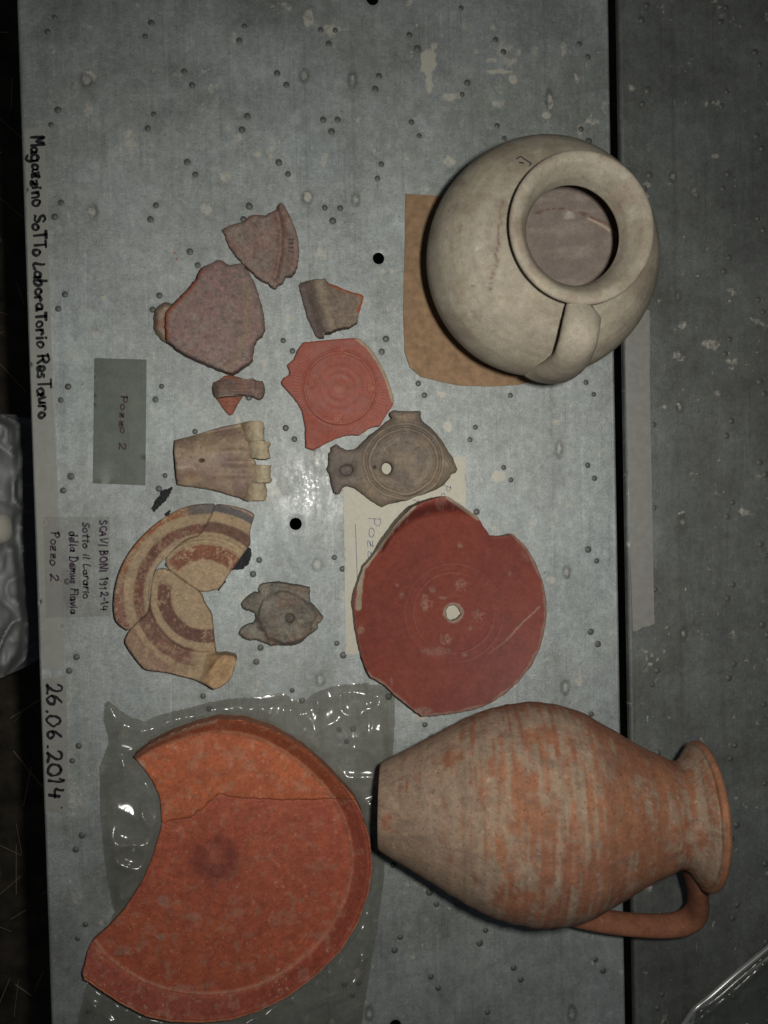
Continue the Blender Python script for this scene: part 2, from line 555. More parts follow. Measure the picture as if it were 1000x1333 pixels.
def sheet(name, poly, z, m, thick=0.0003, step=6, curl=None, parent=None, rough=0.0, seed=3):
    """thin sheet (paper, tape, film) lying at height z; curl(x,y,d) adds height"""
    def hf(x, y, d):
        return z + (curl(x, y, d) if curl is not None else 0 * x)
    src = densify(np.asarray(poly, float), step, rough, seed)
    x0, y0 = src.min(0); x1, y1 = src.max(0)
    gx, gy = np.meshgrid(np.arange(x0, x1, step), np.arange(y0, y1, step)); gx = gx.ravel(); gy = gy.ravel()
    ok = inside(src, gx, gy) & (segdist(src, gx, gy) > step * 0.5)
    allp = np.vstack([np.stack([gx[ok], gy[ok]], 1), src]); nb = ok.sum(); k = len(src)
    res = delaunay_2d_cdt([Vector(p) for p in allp], [(nb + i, nb + (i + 1) % k) for i in range(k)], [], 0, 1e-6)
    vv = np.array([(v.x, v.y) for v in res[0]]); tri = np.array([f for f in res[2] if len(f) == 3])
    c = vv[tri].mean(1); tri = tri[inside(src, c[:, 0], c[:, 1])]
    a, b, cc_ = vv[tri[:, 0]], vv[tri[:, 1]], vv[tri[:, 2]]
    cr = (b[:, 0] - a[:, 0]) * (cc_[:, 1] - a[:, 1]) - (b[:, 1] - a[:, 1]) * (cc_[:, 0] - a[:, 0])
    tri = np.where((cr > 0)[:, None], tri[:, ::-1], tri)
    zt = hf(vv[:, 0], vv[:, 1], segdist(src, vv[:, 0], vv[:, 1]))
    tv = P(vv[:, 0], vv[:, 1], zt)
    if thick:
        bv = tv.copy(); bv[:, 2] -= thick
        i = np.arange(k); j = (i + 1) % k
        lz = hf(src[:, 0], src[:, 1], np.zeros(k)); lt = P(src[:, 0], src[:, 1], lz); lb = lt.copy(); lb[:, 2] -= thick
        n = 2 * len(tv)
        f1 = np.stack([n + i, n + k + i, n + j], 1); f2 = np.stack([n + j, n + k + i, n + k + j], 1)
        ar = 0.5 * np.sum(src[:, 0] * np.roll(src[:, 1], -1) - src[:, 1] * np.roll(src[:, 0], -1))
        if ar > 0:
            f1, f2 = f1[:, ::-1], f2[:, ::-1]
        V = np.vstack([tv, bv, lt, lb]); FF = np.vstack([tri, tri[:, ::-1] + len(tv), f1, f2])
    else:
        V, FF = tv, tri
    o = link(name, V, FF, m)
    if parent is not None:
        adopt(o, parent)
    return o

# ------------------------------------------------------------------ handwriting: single-stroke letters
def arc(cx, cy, rx, ry, a0, a1, n=10):
    return [(cx + rx * math.cos(math.radians(a0 + (a1 - a0) * i / n)), cy + ry * math.sin(math.radians(a0 + (a1 - a0) * i / n))) for i in range(n + 1)]
o_ = arc(.27, .27, .25, .27, 90, 450, 14)
GL = {
 'M': (.8, [[(0, 0), (.08, 1), (.38, .35), (.66, 1), (.76, 0)]]),
 'a': (.6, [arc(.25, .26, .24, .26, 60, 400, 12) + [(.5, .5), (.48, .1), (.58, 0)]]),
 'g': (.6, [arc(.25, .28, .24, .26, 60, 400, 12) + [(.5, .5), (.49, -.2), (.3, -.38), (.05, -.28)]]),
 'z': (.52, [[(.02, .5), (.45, .52), (.03, .02), (.48, .0)], [(.1, .26), (.4, .27)]]),
 'i': (.25, [[(.1, .52), (.1, 0)], [(.1, .75), (.12, .78)]]),
 'n': (.58, [[(.04, .54), (.06, 0)], [(.06, .35), (.25, .54), (.44, .42), (.47, 0)]]),
 'o': (.6, [o_]),
 'S': (.62, [[(.52, .88), (.3, 1), (.06, .82), (.15, .58), (.42, .44), (.54, .22), (.34, 0), (.04, .1)]]),
 't': (.5, [[(.24, .85), (.22, .1), (.36, 0)], [(0, .6), (.48, .62)]]),
 'T': (.62, [[(.3, .95), (.3, 0)], [(0, .95), (.62, .97)]]),
 'L': (.6, [[(.1, 1), (.05, 0), (.55, .03)]]),
 'b': (.58, [[(.06, 1), (.06, .05), (.3, 0), (.5, .2), (.38, .46), (.08, .4)]]),
 'r': (.48, [[(.06, .54), (.06, 0)], [(.06, .33), (.25, .54), (.44, .48)]]),
 'R': (.74, [[(.08, 1), (.08, 0)], [(.0, .95), (.4, 1), (.58, .76), (.4, .52), (.1, .5)], [(.3, .5), (.68, 0)]]),
 'e': (.55, [[(.05, .28), (.48, .3), (.4, .52), (.18, .54), (.04, .28), (.16, .02), (.48, .06)]]),
 's': (.46, [[(.38, .5), (.18, .54), (.07, .4), (.33, .24), (.36, .08), (.2, 0), (.02, .05)]]),
 'u': (.58, [[(.04, .52), (.08, .1), (.26, 0), (.45, .12), (.47, .52)], [(.47, .4), (.52, 0)]]),
 'd': (.58, [arc(.24, .26, .22, .25, 60, 400, 12), [(.48, 1), (.48, 0)]]),
 'l': (.28, [[(.1, 1), (.08, .1), (.2, 0)]]),
 'm': (.85, [[(.04, .54), (.05, 0)], [(.05, .38), (.2, .54), (.36, .4), (.38, 0)], [(.38, .38), (.55, .54), (.7, .4), (.73, 0)]]),
 'v': (.52, [[(.02, .54), (.22, 0), (.46, .54)]]),
 'D': (.72, [[(.1, .96), (.1, .02)], [(0, .97), (.35, .98), (.64, .55), (.4, .05), (.02, .02)]]),
 'F': (.62, [[(.1, 1), (.08, 0)], [(0, .98), (.58, 1)], [(.1, .55), (.45, .56)]]),
 'C': (.6, [arc(.36, .5, .3, .48, 50, 310, 12)]),
 'A': (.7, [[(0, 0), (.3, 1), (.6, 0)], [(.12, .38), (.5, .38)]]),
 'V': (.64, [[(0, 1), (.28, 0), (.58, 1)]]),
 'I': (.26, [[(.1, 1), (.1, 0)]]),
 'B': (.66, [[(.08, 1), (.08, 0)], [(.02, .98), (.4, .95), (.46, .68), (.1, .52), (.48, .45), (.52, .12), (.02, .02)]]),
 'O': (.7, [arc(.32, .5, .3, .48, 90, 450, 14)]),
 'N': (.7, [[(.05, 0), (.08, 1), (.54, .02), (.58, 1)]]),
 'P': (.66, [[(.14, .98), (.1, 0)], [(0, .9), (.35, 1), (.56, .78), (.38, .52), (.12, .5)]]),
 '0': (.68, [arc(.3, .48, .28, .48, 90, 450, 14)]),
 '1': (.4, [[(.06, .72), (.22, .98), (.2, 0)]]),
 '2': (.66, [[(.05, .74), (.16, .96), (.42, .94), (.5, .7), (.3, .36), (.03, .03), (.3, .08), (.6, .02)]]),
 '3': (.6, [[(.06, .9), (.3, 1), (.46, .8), (.2, .55), (.48, .3), (.32, .02), (.03, .1)]]),
 '4': (.66, [[(.1, .98), (.06, .42), (.55, .44)], [(.44, .8), (.42, 0)]]),
 '6': (.64, [[(.42, .98), (.16, .66), (.05, .28), (.22, .01), (.48, .14), (.46, .4), (.25, .48), (.08, .32)]]),
 '7': (.58, [[(.03, .96), (.5, .97), (.2, 0)]]),
 '9': (.6, [[(.46, .78), (.26, .98), (.06, .74), (.24, .52), (.46, .72), (.44, .3), (.25, 0)]]),
 '.': (.3, [[(.1, .02), (.14, .06)]]), '-': (.4, [[(.04, .45), (.32, .46)]]), ' ': (.45, []),
}

def write(name, text, p0, p1, cap, wid, m, parent, z=0.0006, jit=0.065, slant=0.0):
    """marker strokes: baseline from pixel p0 to pixel p1, letters standing to the right of it (text reads downwards)"""
    adv = []
    x = 0
    for ch in text:
        adv.append(x); x += GL[ch][0] + 0.12
    x -= 0.12
    p0 = np.array(p0, float); p1 = np.array(p1, float)
    d = p1 - p0; L = np.hypot(*d); e = d / L; n = np.array([e[1], -e[0]])
    if n[0] < 0:
        n = -n
    sx = L / x
    V, FF = [], []
    for gi, ch in enumerate(text):
        jx, jy, js = random.uniform(-jit, jit), random.uniform(-jit, jit), 1 + random.uniform(-jit, jit) * 1.5
        for st in GL[ch][1]:
            st = np.array(st, float)
            if len(st) > 2:
                ext = np.vstack([2 * st[0] - st[1], st, 2 * st[-1] - st[-2]]); q = []
                for i in range(len(st) - 1):
                    a, b, c, dd = ext[i:i + 4]
                    for t in np.linspace(0, 1, 4, endpoint=False):
                        q.append(0.5 * (2 * b + (c - a) * t + (2 * a - 5 * b + 4 * c - dd) * t * t + (-a + 3 * b - 3 * c + dd) * t ** 3))
                q.append(st[-1]); st = np.array(q)
            px = p0 + np.outer((adv[gi] + jx + st[:, 0] + slant * st[:, 1]) * sx, e) + np.outer((st[:, 1] * js + jy) * cap, n)
            tg = np.gradient(px, axis=0); tg /= np.maximum(np.hypot(tg[:, 0], tg[:, 1]), 1e-6)[:, None]
            px = np.vstack([px[0] - tg[0] * wid * .4, px, px[-1] + tg[-1] * wid * .4]); tg = np.vstack([tg[0], tg, tg[-1]])
            nn = np.stack([-tg[:, 1], tg[:, 0]], 1)
            px = px + np.stack([fbm(px[:, 0] * .13, px[:, 1] * .13, 3, 2) - .5, fbm(px[:, 0] * .13, px[:, 1] * .13, 8, 2) - .5], 1) * cap * .22
            ww = wid * 0.5 * (0.65 + 0.7 * vn(px[:, 0] * .3, px[:, 1] * .3)); ww[0] *= .6; ww[-1] *= .6
            a, b = px + nn * ww[:, None], px - nn * ww[:, None]
            i0 = len(V)
            for k in range(len(px)):
                za = z(a[k]) if callable(z) else z
                zb_ = z(b[k]) if callable(z) else z
                za += 0.00001 * (gi % 3); zb_ += 0.00001 * (gi % 3)
                V.append(P(a[k][0], a[k][1], za)); V.append(P(b[k][0], b[k][1], zb_))
            for k in range(len(px) - 1):
                FF.append((i0 + 2 * k, i0 + 2 * k + 1, i0 + 2 * k + 3, i0 + 2 * k + 2))
    o = link(name, V, FF, m, None, None, False)
    if parent is not None:
        adopt(o, parent)
    return o

# ------------------------------------------------------------------ the setting: floor and two steel shelves
FZ = -0.62
def build_floor():
    n = 60
    gx, gy = np.meshgrid(np.linspace(-2.2, 2.2, n), np.linspace(-2.2, 2.2, n))
    z = FZ + 0.02 * (fbm(gx * 6, gy * 6, 2) - 0.5)
    V = np.stack([gx.ravel(), gy.ravel(), z.ravel()], 1)
    i = np.arange(n - 1)
    a = (i[:, None] * n + i[None]).ravel()
    link('floor', V, np.stack([a, a + 1, a + n + 1, a + n], 1), M_floor)['kind'] = 'structure'
    V, FF = [], []
    for k in range(420):
        x, y = random.uniform(-1.0, -0.42), random.uniform(-1.2, 1.2)
        a, l, r = random.uniform(0, 6.3), random.uniform(.02, .09), random.uniform(.0005, .0011)
        zz = FZ + 0.012 + random.uniform(0, .01)
        d = np.array([math.cos(a), math.sin(a), random.uniform(-.1, .1)]); s = np.array([-d[1], d[0], 0]) * r
        p = np.array([x, y, zz]); i0 = len(V)
        for t in (0, 1):
            c = p + d * l * t
            V += [c + s, c + np.array([0, 0, r]), c - s]
        FF += [(i0, i0 + 1, i0 + 4, i0 + 3), (i0 + 1, i0 + 2, i0 + 5, i0 + 4), (i0 + 2, i0, i0 + 3, i0 + 5)]
    o = link('straw', V, FF, M_straw, None, None, False)
    tag(o, 'loose dry straw scattered on the dark floor', 'straw', None, 'stuff')
build_floor()

YTOP, YBOT = P(400, -90)[1], P(400, 1450)[1]
XL = P(43, 650)[0]; XR = P(804, 650)[0]
X2L = XR + 0.0105; X2R = X2L + 0.34

PLASTER = [(558, 80, 11, 20, 1), (559, 108, 6, 15, .9), (565, 60, 6, 6, .8), (649, 93, 20, 3.5, .95), (667, 103, 6, 6, .9), (640, 79, 8, 4, .8), (620, 67, 5, 4, .8),
  (584, 126, 9, 6, .9), (596, 125, 6, 6, .7), (717, 132, 4, 10, .8), (712, 150, 6, 6, .95), (696, 67, 6, 9, .55), (606, 34, 10, 10, .55), (585, 210, 8, 8, .85),
  (170, 182, 12, 14, .7), (117, 100, 10, 9, .7), (115, 142, 7, 13, .65), (293, 230, 8, 9, .8), (401, 256, 6, 7, .85), (270, 272, 10, 9, .7), (117, 276, 9, 11, .6),
  (402, 25, 8, 14, .75), (432, 38, 14, 8, .75), (370, 10, 12, 10, .6), (305, 50, 5, 10, .6), (135, 388, 5, 4, .8), (125, 436, 6, 6, .8), (95, 460, 9, 8, .6),
  (583, 555, 7, 8, .9), (650, 620, 11, 8, .85), (690, 578, 5, 4, .6), (725, 550, 6, 5, .65), (718, 755, 8, 7, .8), (670, 600, 6, 3, .6), (693, 690, 5, 5, .6),
  (135, 500, 6, 5, .6), (150, 1000, 1, 1, .5), (98, 1040, 12, 25, .6), (95, 900, 10, 8, .55), (100, 1170, 10, 14, .5), (545, 1150, 6, 5, .75), (530, 1152, 4, 4, .7), (360, 640, 18, 22, .55),
  (340, 860, 5, 5, .6), (620, 1255, 9, 6, .5), (740, 930, 6, 6, .75), (510, 400, 9, 8, .6), (478, 395, 9, 9, .6), (378, 415, 10, 6, .6), (350, 790, 20, 30, .35), (385, 700, 30, 25, .35),
  (520, 205, 6, 4, .6), (235, 95, 10, 6, .5), (350, 95, 6, 5, .5), (475, 65, 14, 6, .45), (505, 140, 8, 6, .45), (60, 1320, 10, 10, .4), (640, 45, 12, 8, .4)]
WELDS = [(396, 98, 7, 10), (400, 257, 7, 9), (459, 104, 6, 11), (463, 260, 6, 9), (413, 735, 8, 9), (417, 885, 7, 10), (409, 580, 6, 8), (728, 585, 5, 12), (715, 128, 5, 13), (738, 745, 5, 9), (736, 895, 6, 10), (745, 1320, 6, 12), (481, 1320, 6, 10), (112, 105, 8, 9), (120, 275, 8, 9)]
LINES = [(394, 0, 1.6, .42), (456, 0, 1.8, .34), (708, 0, 2.5, .30), (40, 40, 1.2, .25), (88, 0, 1.0, .14), (348, 60, .8, .15)]

PY = (P(72, 23)[1] - P(107, 1203)[1]) / 10
def spots(cols, xmin, xmax, skip):
    out = []
    for k0, pts in cols:
        for k in range(-2, 15):
            for (x, y) in pts:
                c = P(x, y).copy(); c[1] -= (k - k0) * PY
                c[0] += random.uniform(-.0007, .0007); c[1] += random.uniform(-.0007, .0007)
                if any(math.hypot(c[0] - P(hx, hy)[0], c[1] - P(hx, hy)[1]) < .021 for hx, hy in ((493, 336), (385, 682), (485, -2), (515, 1336))):
                    continue
                px, py = PX(c)
                if any(a < px < b and cc < py < d for a, b, cc, d in skip):
                    continue
                if YBOT + .01 < c[1] < YTOP - .005 and xmin < c[0] < xmax:
                    out.append((c[0], c[1], random.uniform(.8, 1.12), random.uniform(.55, 1.15), random.uniform(.1, .55)))
    return out
SP1 = spots([(0, [(72, 23), (63, 41)]), (0, [(197, 30), (189, 48)]), (0, [(240, 92), (250, 110)]), (0, [(318, 34), (311, 52)]), (1, [(363, 212), (375, 227)]),
         (0, [(418, 39), (437, 40), (428, 56)]), (1, [(497, 214), (491, 231)]), (0, [(534, 45), (543, 62)]), (0, [(609, 107), (602, 123)]),
         (0, [(645, 51), (655, 68)]), (0, [(755, 56), (765, 73)])], XL + .01, XR - .01, [(446, 608, 594, 853)])
SP2 = spots([(0, [(842, 7), (835, 25)]), (0, [(945, 10), (938, 28)]), (1, [(985, 176), (992, 192)])], X2L + .01, X2R - .01, [(812, 851, 400, 822)])

def dimples(sp, shelf_o, name):
    """domes pressed into the sheet"""
    V, FF = [], []
    for x, y, rs, hs, _ in sp:
        i0 = len(V); r, h = 0.0029 * rs, 0.0012 * hs
        rings = [(1.35, -.0008), (1.0, .0000), (.85, h * .45), (.62, h * .8), (.33, h * .96)]
        for f, z in rings:
            for a in range(12):
                V.append((x + r * f * math.cos(a * math.pi / 6), y + r * f * math.sin(a * math.pi / 6), z))
        V.append((x, y, h))
        for q in range(len(rings) - 1):
            for a in range(12):
                b = (a + 1) % 12
                FF.append((i0 + q * 12 + a, i0 + q * 12 + b, i0 + q * 12 + 12 + b, i0 + q * 12 + 12 + a))
        t = i0 + (len(rings) - 1) * 12
        for a in range(12):
            FF.append((t + a, t + (a + 1) % 12, i0 + len(rings) * 12))
    o = link(name, V, FF, M_dim, shelf_o)
    o['kind'] = 'stuff'

def dirt(V, plaster, welds, lines, sd, sp):
    x, y = PX(np.stack([V[:, 0], V[:, 1], 0 * V[:, 0]], 1))
    r = np.zeros(len(V)); g = np.zeros(len(V))
    for a, b, rx, ry, s in plaster:
        q = ((x - a) / rx) ** 2 + ((y - b) / ry) ** 2
        q = q * (0.6 + 0.9 * vn(x * .18, y * .18, a))
        r = np.maximum(r, s * 0.66 * ss(1.7, 0.35, q))
    r = np.maximum(r, 0.50 * ss(.66, .82, fbm(x * .045, y * .045, sd, 4)))
    r = np.maximum(r, 0.52 * ss(.70, .84, fbm(x * .14, y * .12, sd + 4, 3)))
    r = np.maximum(r, 0.60 * ss(.975, .995, vn(x * .2, y * .2, sd + 14)))
    for a, b, rx, ry in welds:
        q = np.sqrt(((x - a) / rx) ** 2 + ((y - b) / ry) ** 2)
        g = np.maximum(g, .75 * np.exp(-((q - .8) / .4) ** 2)); r = np.maximum(r, .42 * (q < .55))
        g = np.maximum(g, .22 * np.exp(-((x - a) / (rx * 1.2)) ** 2 - ((y - b) / (ry * 3)) ** 2))
    for a, b, rs, hs, gs in sp:
        q = np.hypot(V[:, 0] - a, V[:, 1] - b)
        near = q < .012
        g[near] = np.maximum(g[near], gs * np.exp(-(q[near] / (.0042 * rs)) ** 2) * (.5 + vn(x[near] * .25, y[near] * .25, a * 99)))
    for lx, ly, wd, s in lines:
        X0 = P(lx, ly)[0]
        px = (V[:, 0] - X0) / 0.00078
        g = np.maximum(g, s * np.exp(-(px / wd) ** 2) * (.35 + .9 * fbm(x * .05, y * .03, lx, 3)))
        g = np.maximum(g, .4 * s * np.exp(-(px / (wd * 5)) ** 2) * fbm(x * .05, y * .02, lx, 3))
    g = np.maximum(g, .40 * ss(.52, .8, fbm(x * .012, y * .008, sd + 9, 4)))
    g = np.maximum(g, .55 * np.exp(-((x - 300) / 22) ** 2 - ((y - 127) / 18) ** 2) * fbm(x * .2, y * .2, 1, 3))
    g = np.maximum(g, .9 * (vn(x * .55, y * .55, sd + 21) > .993))
    g = np.maximum(g, .6 * (vn(x * .8, y * .8, sd + 31) > .994))
    return np.stack([r, g, 0 * r], 1)

def shelf(name, xl, xr, m, step, holes, plaster, welds, lines, sd, sp, lip=0.032):
    R = 0.004
    prof = [(xl, -lip), (xl, -lip * .5), (xl, -R)] + [(xl + R - R * math.cos(a), -R + R * math.sin(a)) for a in np.linspace(.3, 1.3, 4)]
    xs = np.linspace(xl + R, xr - R, int((xr - xl) / step))
    prof += [(x, 0) for x in xs]
    prof += [(xr - R + R * math.cos(a), -R + R * math.sin(a)) for a in np.linspace(1.3, .3, 4)] + [(xr, -R), (xr, -lip * .5), (xr, -lip)]
    prof = np.array(prof)
    ys = np.linspace(YBOT, YTOP, int((YTOP - YBOT) / step))
    nx, ny = len(prof), len(ys)
    V = np.empty((ny, nx, 3))
    V[:, :, 0] = prof[None, :, 0]; V[:, :, 2] = prof[None, :, 1]; V[:, :, 1] = ys[:, None]
    V = V.reshape(-1, 3)
    # sheet is never dead flat
    flat = V[:, 2] > -1e-9
    V[flat, 2] -= 0.0006 * fbm(V[flat, 0] * 9, V[flat, 1] * 7, sd, 2)
    i = (np.arange(ny - 1)[:, None] * nx + np.arange(nx - 1)[None]).ravel()
    Q = np.stack([i, i + 1, i + nx + 1, i + nx], 1)
    cols = dirt(V, plaster, welds, lines, sd, sp)
    for hx, hy, hr in holes:
        c = P(hx, hy)[:2]; rr = hr * 0.00078
        dd = np.linalg.norm(V[:, :2] - c, axis=1)
        badv = (dd < rr)
        badf = badv[Q].any(1)
        keepf = Q[~badf]
        ringv = np.intersect1d(np.unique(Q[badf]), np.unique(keepf))
        v = V[ringv, :2] - c
        V[ringv, :2] = c + v / np.linalg.norm(v, axis=1)[:, None] * rr
        V[ringv, 2] -= 0.0006
        Q = keepf
    o = link(name, V, Q, m, None, cols)
    o['kind'] = 'structure'
    return o

SH1 = shelf('steel_shelf', XL, XR, M_steel, 0.0017, [(493, 336, 7.6), (385, 682, 8.0), (485, -2, 8), (515, 1336, 8)], PLASTER, WELDS, LINES, 2.0, SP1)
SH2 = shelf('steel_shelf', X2L, X2R, M_steel2, 0.0022, [], [(905, 250, 5, 8, .5), (880, 430, 4, 10, .4), (905, 520, 10, 8, .45), (860, 880, 7, 5, .4)],
            [(885, 530, 5, 8), (889, 680, 5, 10), (890, 825, 5, 10), (883, 385, 5, 8), (876, 230, 5, 8)], [(874, 0, 3, .5), (858, 0, 1, .2), (930, 100, 2, .2)], 6.0, SP2, lip=.0085)

dimples(SP1, SH1, 'pressed_dimples')
dimples(SP2, SH2, 'pressed_dimples')

# black paint smears on the sheet
def const(c):
    c = np.asarray(c, float)
    return lambda x, y, d, z: np.tile(c, (len(x), 1)) * (0.8 + 0.4 * vn(x * .5, y * .5))[:, None]
for k, pl in enumerate([T(180, 460, 3.333, [(55, 675), (75, 640), (95, 605), (120, 588), (148, 580), (140, 605), (120, 640), (95, 660), (70, 692)]),
           [(326, 712), (328, 722), (324, 735), (317, 741), (303, 742), (300, 735), (310, 722), (318, 712)],
           [(283, 766), (288, 758), (294, 756), (291, 762), (285, 769)], [(214, 668), (222, 664), (220, 670), (215, 673)]]):
    piece('paint_smear', pl, lambda x, y, d: 0.0012 + 0 * x, const((.018, .018, .02)), M_black, SH1, zb=0.0, rough=1.5, step=1.0, rnd=1, drop=0.0002, seed=20 + k, wall=1)
for k, (a, b) in enumerate([((226, 327), (228, 333)), ((229, 337), (231, 340))]):
    write('red_scratch', 'I', a, b, 1, 1.8, flatmat('red_wax', (.30, .07, .05)), SH1, z=0.0003)

# ------------------------------------------------------------------ tape and labels
tp = sheet('masking_tape', [(33, 168), (58, 166), (62, 290), (66, 400), (70, 520), (74, 600), (79, 720), (84, 868), (56, 872), (51, 760), (45, 620), (40, 480), (36, 320)], 0.0006, M_tape, 0.0)
tag(tp, 'long masking tape strip along the shelf edge, lettered with a storeroom name in black marker', 'tape')
write('handwriting', 'Magazzino SoTTo LaboraTorio ResTauro', (40, 178), (51, 546), 15.5, 3.7, M_ink, tp, z=0.0009)
dt = sheet('date_tape', [(54, 884), (86, 879), (88, 960), (88, 1052), (74, 1058), (60, 1057), (57, 970)], 0.0008, M_tape2, 0.0, rough=.4)
dt.data.materials[0] = M_tape2
tag(dt, 'short pale tape on the shelf edge with the handwritten date 26.06.2014', 'tape')
write('handwriting', '26.06.2014', (60.5, 889), (64, 1040), 19, 3.5, M_ink, dt, z=0.0011)
write('handwriting', '.', (80, 1050), (81, 1054), 4, 2.2, M_ink, dt, z=0.0011)

lb = sheet('clear_label', [(56, 673), (143, 672.5), (144.5, 802), (60, 804.5)], 0.0014, M_label, 0.0, curl=lambda x, y, d: 0.0006 * ss(20, 0, 805 - y))
tag(lb, 'clear film label with four handwritten lines beside the painted bowl fragments', 'label')
write('handwriting', 'SCAVI BONI 1912-14', (129.7, 677), (131, 795), 9.5, 2.0, M_ink2, lb, z=0.0021)
write('handwriting', 'Sotto il Larario', (107.6, 680), (109.5, 779), 9.5, 2.0, M_ink2, lb, z=0.0021, slant=.15)
write('handwriting', 'della Domus Flavia', (90.5, 692), (93, 799), 9.5, 2.0, M_ink2, lb, z=0.0022, slant=.1)
write('handwriting', 'Pozzo 2', (66, 691), (66, 755), 11, 2.0, M_ink2, lb, z=0.0021, slant=.1)

cl = sheet('film_label', [(123, 466), (191, 468), (189.5, 632), (121, 629)], 0.0016, M_label2, 0.0, curl=lambda x, y, d: 0.0022 * ss(30, 0, x - 121) * ss(560, 640, y))
tag(cl, 'grey translucent film rectangle with small handwritten Pozzo 2', 'label')
write('handwriting', 'Pozzo 2', (157, 515), (155.5, 585), 9, 1.7, flatmat('dark_red_ink', (.05, .02, .02)), cl, z=0.0021, slant=.05)

ws = sheet('masking_tape', [(814, 470), (816, 400), (846, 404), (846, 500), (849, 660), (852, 812), (845, 815), (836, 817), (829, 822), (824, 821), (822, 760), (818, 600)], 0.0008, M_tape2, 0.0, rough=.3)
tag(ws, 'blank pale tape strip stuck along the edge of the darker shelf', 'tape')

pp = sheet('paper_slip', [(447, 596), (606.5, 594.5), (607, 720), (606, 851), (449.7, 852)], 0.0009, M_paper, 0.0003, curl=lambda x, y, d: 0.0004 * vn(x * .03, y * .03))
tag(pp, 'cream paper slip with faint pen writing lying under the red plate', 'paper')
write('handwriting', 'Pozzo 2', (481, 672), (478, 772), 14, 1.0, M_pencil, pp, z=0.0016)
write('handwriting', 'Po', (578, 631), (573, 650), 10, .9, M_pencil, pp, z=0.0016)
write('handwriting', 't', (541, 648), (537, 654), 9, .9, M_pencil, pp, z=0.0016)
write('handwriting', 'I', (462.5, 682), (465, 756), 1.5, 1.0, M_pencil, pp, z=0.0016) if False else None
V = []
for t in np.linspace(0, 1, 8):
    for s in (-.45, .45):
        V.append(P(462.8 + 2.6 * t + s, 682 + 78 * t, 0.0016))
adopt(link('ruled_line', V, [(2 * i, 2 * i + 1, 2 * i + 3, 2 * i + 2) for i in range(7)], M_pencil), pp)

cd = sheet('cardboard_piece', [(528, 252), (575, 255), (650, 258), (720, 300), (726, 420), (715, 470), (690, 497), (676, 501), (640, 503), (600, 502), (570, 496), (548, 490), (534, 478), (527, 458), (525, 406), (527, 330)], 0.0024, M_card, 0.0012,
           curl=lambda x, y, d: 0.0035 * ss(60, 0, np.hypot(x - 530, y - 485)) * ss(0, 40, d + 38))
tag(cd, 'brown cardboard piece under the cream jar', 'cardboard')

# ------------------------------------------------------------------ sherds
def pinkclay(x, y, sd, c1=(.30, .232, .195), c2=(.32, .205, .172), c3=(.245, .205, .185)):
    a = fbm(x * .05, y * .05, sd, 4); b = fbm(x * .12, y * .12, sd + 3, 3)
    c = mixc(c1, c2, ss(.38, .62, a)); c = mixc(c, c3, .7 * ss(.5, .68, b))
    c = mixc(c, (.36, .30, .24), .55 * ss(.54, .68, fbm(x * .09, y * .09, sd + 8, 5))); c = mixc(c, (.20, .13, .11), .5 * ss(.56, .7, fbm(x * .16, y * .16, sd + 12, 4)))
    return c * (0.8 + .4 * fbm(x * .4, y * .4, sd + 6, 2))[:, None]

olA = T(270, 250, 7.692, [(145, 378), (210, 345), (330, 300), (380, 285), (430, 235), (470, 222), (575, 237), (620, 205), (690, 178), (700, 140), (740, 98), (770, 130), (830, 250), (880, 370), (912, 480), (918, 600), (905, 710), (885, 790), (845, 828), (790, 842), (745, 912), (710, 930), (680, 965), (640, 945), (608, 905), (560, 890), (490, 845), (420, 780), (340, 700), (270, 620), (215, 540), (190, 470), (185, 430)])
grA = T(270, 250, 7.692, [(690, 150), (715, 250), (735, 400), (735, 560), (715, 700), (680, 860)])
rimA = T(270, 250, 7.692, [(740, 98), (830, 250), (880, 370), (912, 480), (918, 600), (905, 710), (885, 790)])
def hA(x, y, d):
    dg = segdist(grA, x, y, False); dr = segdist(rimA, x, y, False)
    base = .011 + .005 * ss(300, 380, x) + .0008 * fbm(x * .1, y * .1, 3)
    return base - .0038 * np.exp(-(dg / 4) ** 2) + .0035 * ss(16, 6, dr) - .001 * np.exp(-((segdist(np.array(grA) - [34, 0], x, y, False)) / 5) ** 2)
def cA(x, y, d, z):
    c = pinkclay(x, y, 1.5); dg = segdist(grA, x, y, False)
    c = mixc(c, (.25, .10, .075), .7 * np.exp(-((dg - 3) / 6) ** 2) * fbm(x * .15, y * .08, 2))
    return mixc(c, (.34, .15, .10), .75 * ss(2.5, 0, d) * ss(.4, .6, fbm(x * .1, y * .1, 8)))
A = piece('pottery_sherd', olA, hA, cA, M_clay, zb=lambda x, y: .0008 + .006 * ss(300, 380, x), edgecol=(.22, .15, .12), seed=3, rnd=5, drop=.003)
tag(A, 'greyish pink rim sherd with a raised lip and small inked number', 'sherd')
write('inventory_number', '3997', (376.5, 309.5), (376.5, 328.5), 6.5, 1.0, flatmat('number_ink', (.05, .04, .045)), A, z=lambda p: float(hA(np.array([p[0]]), np.array([p[1]]), np.array([9.]))[0]) + .0003)

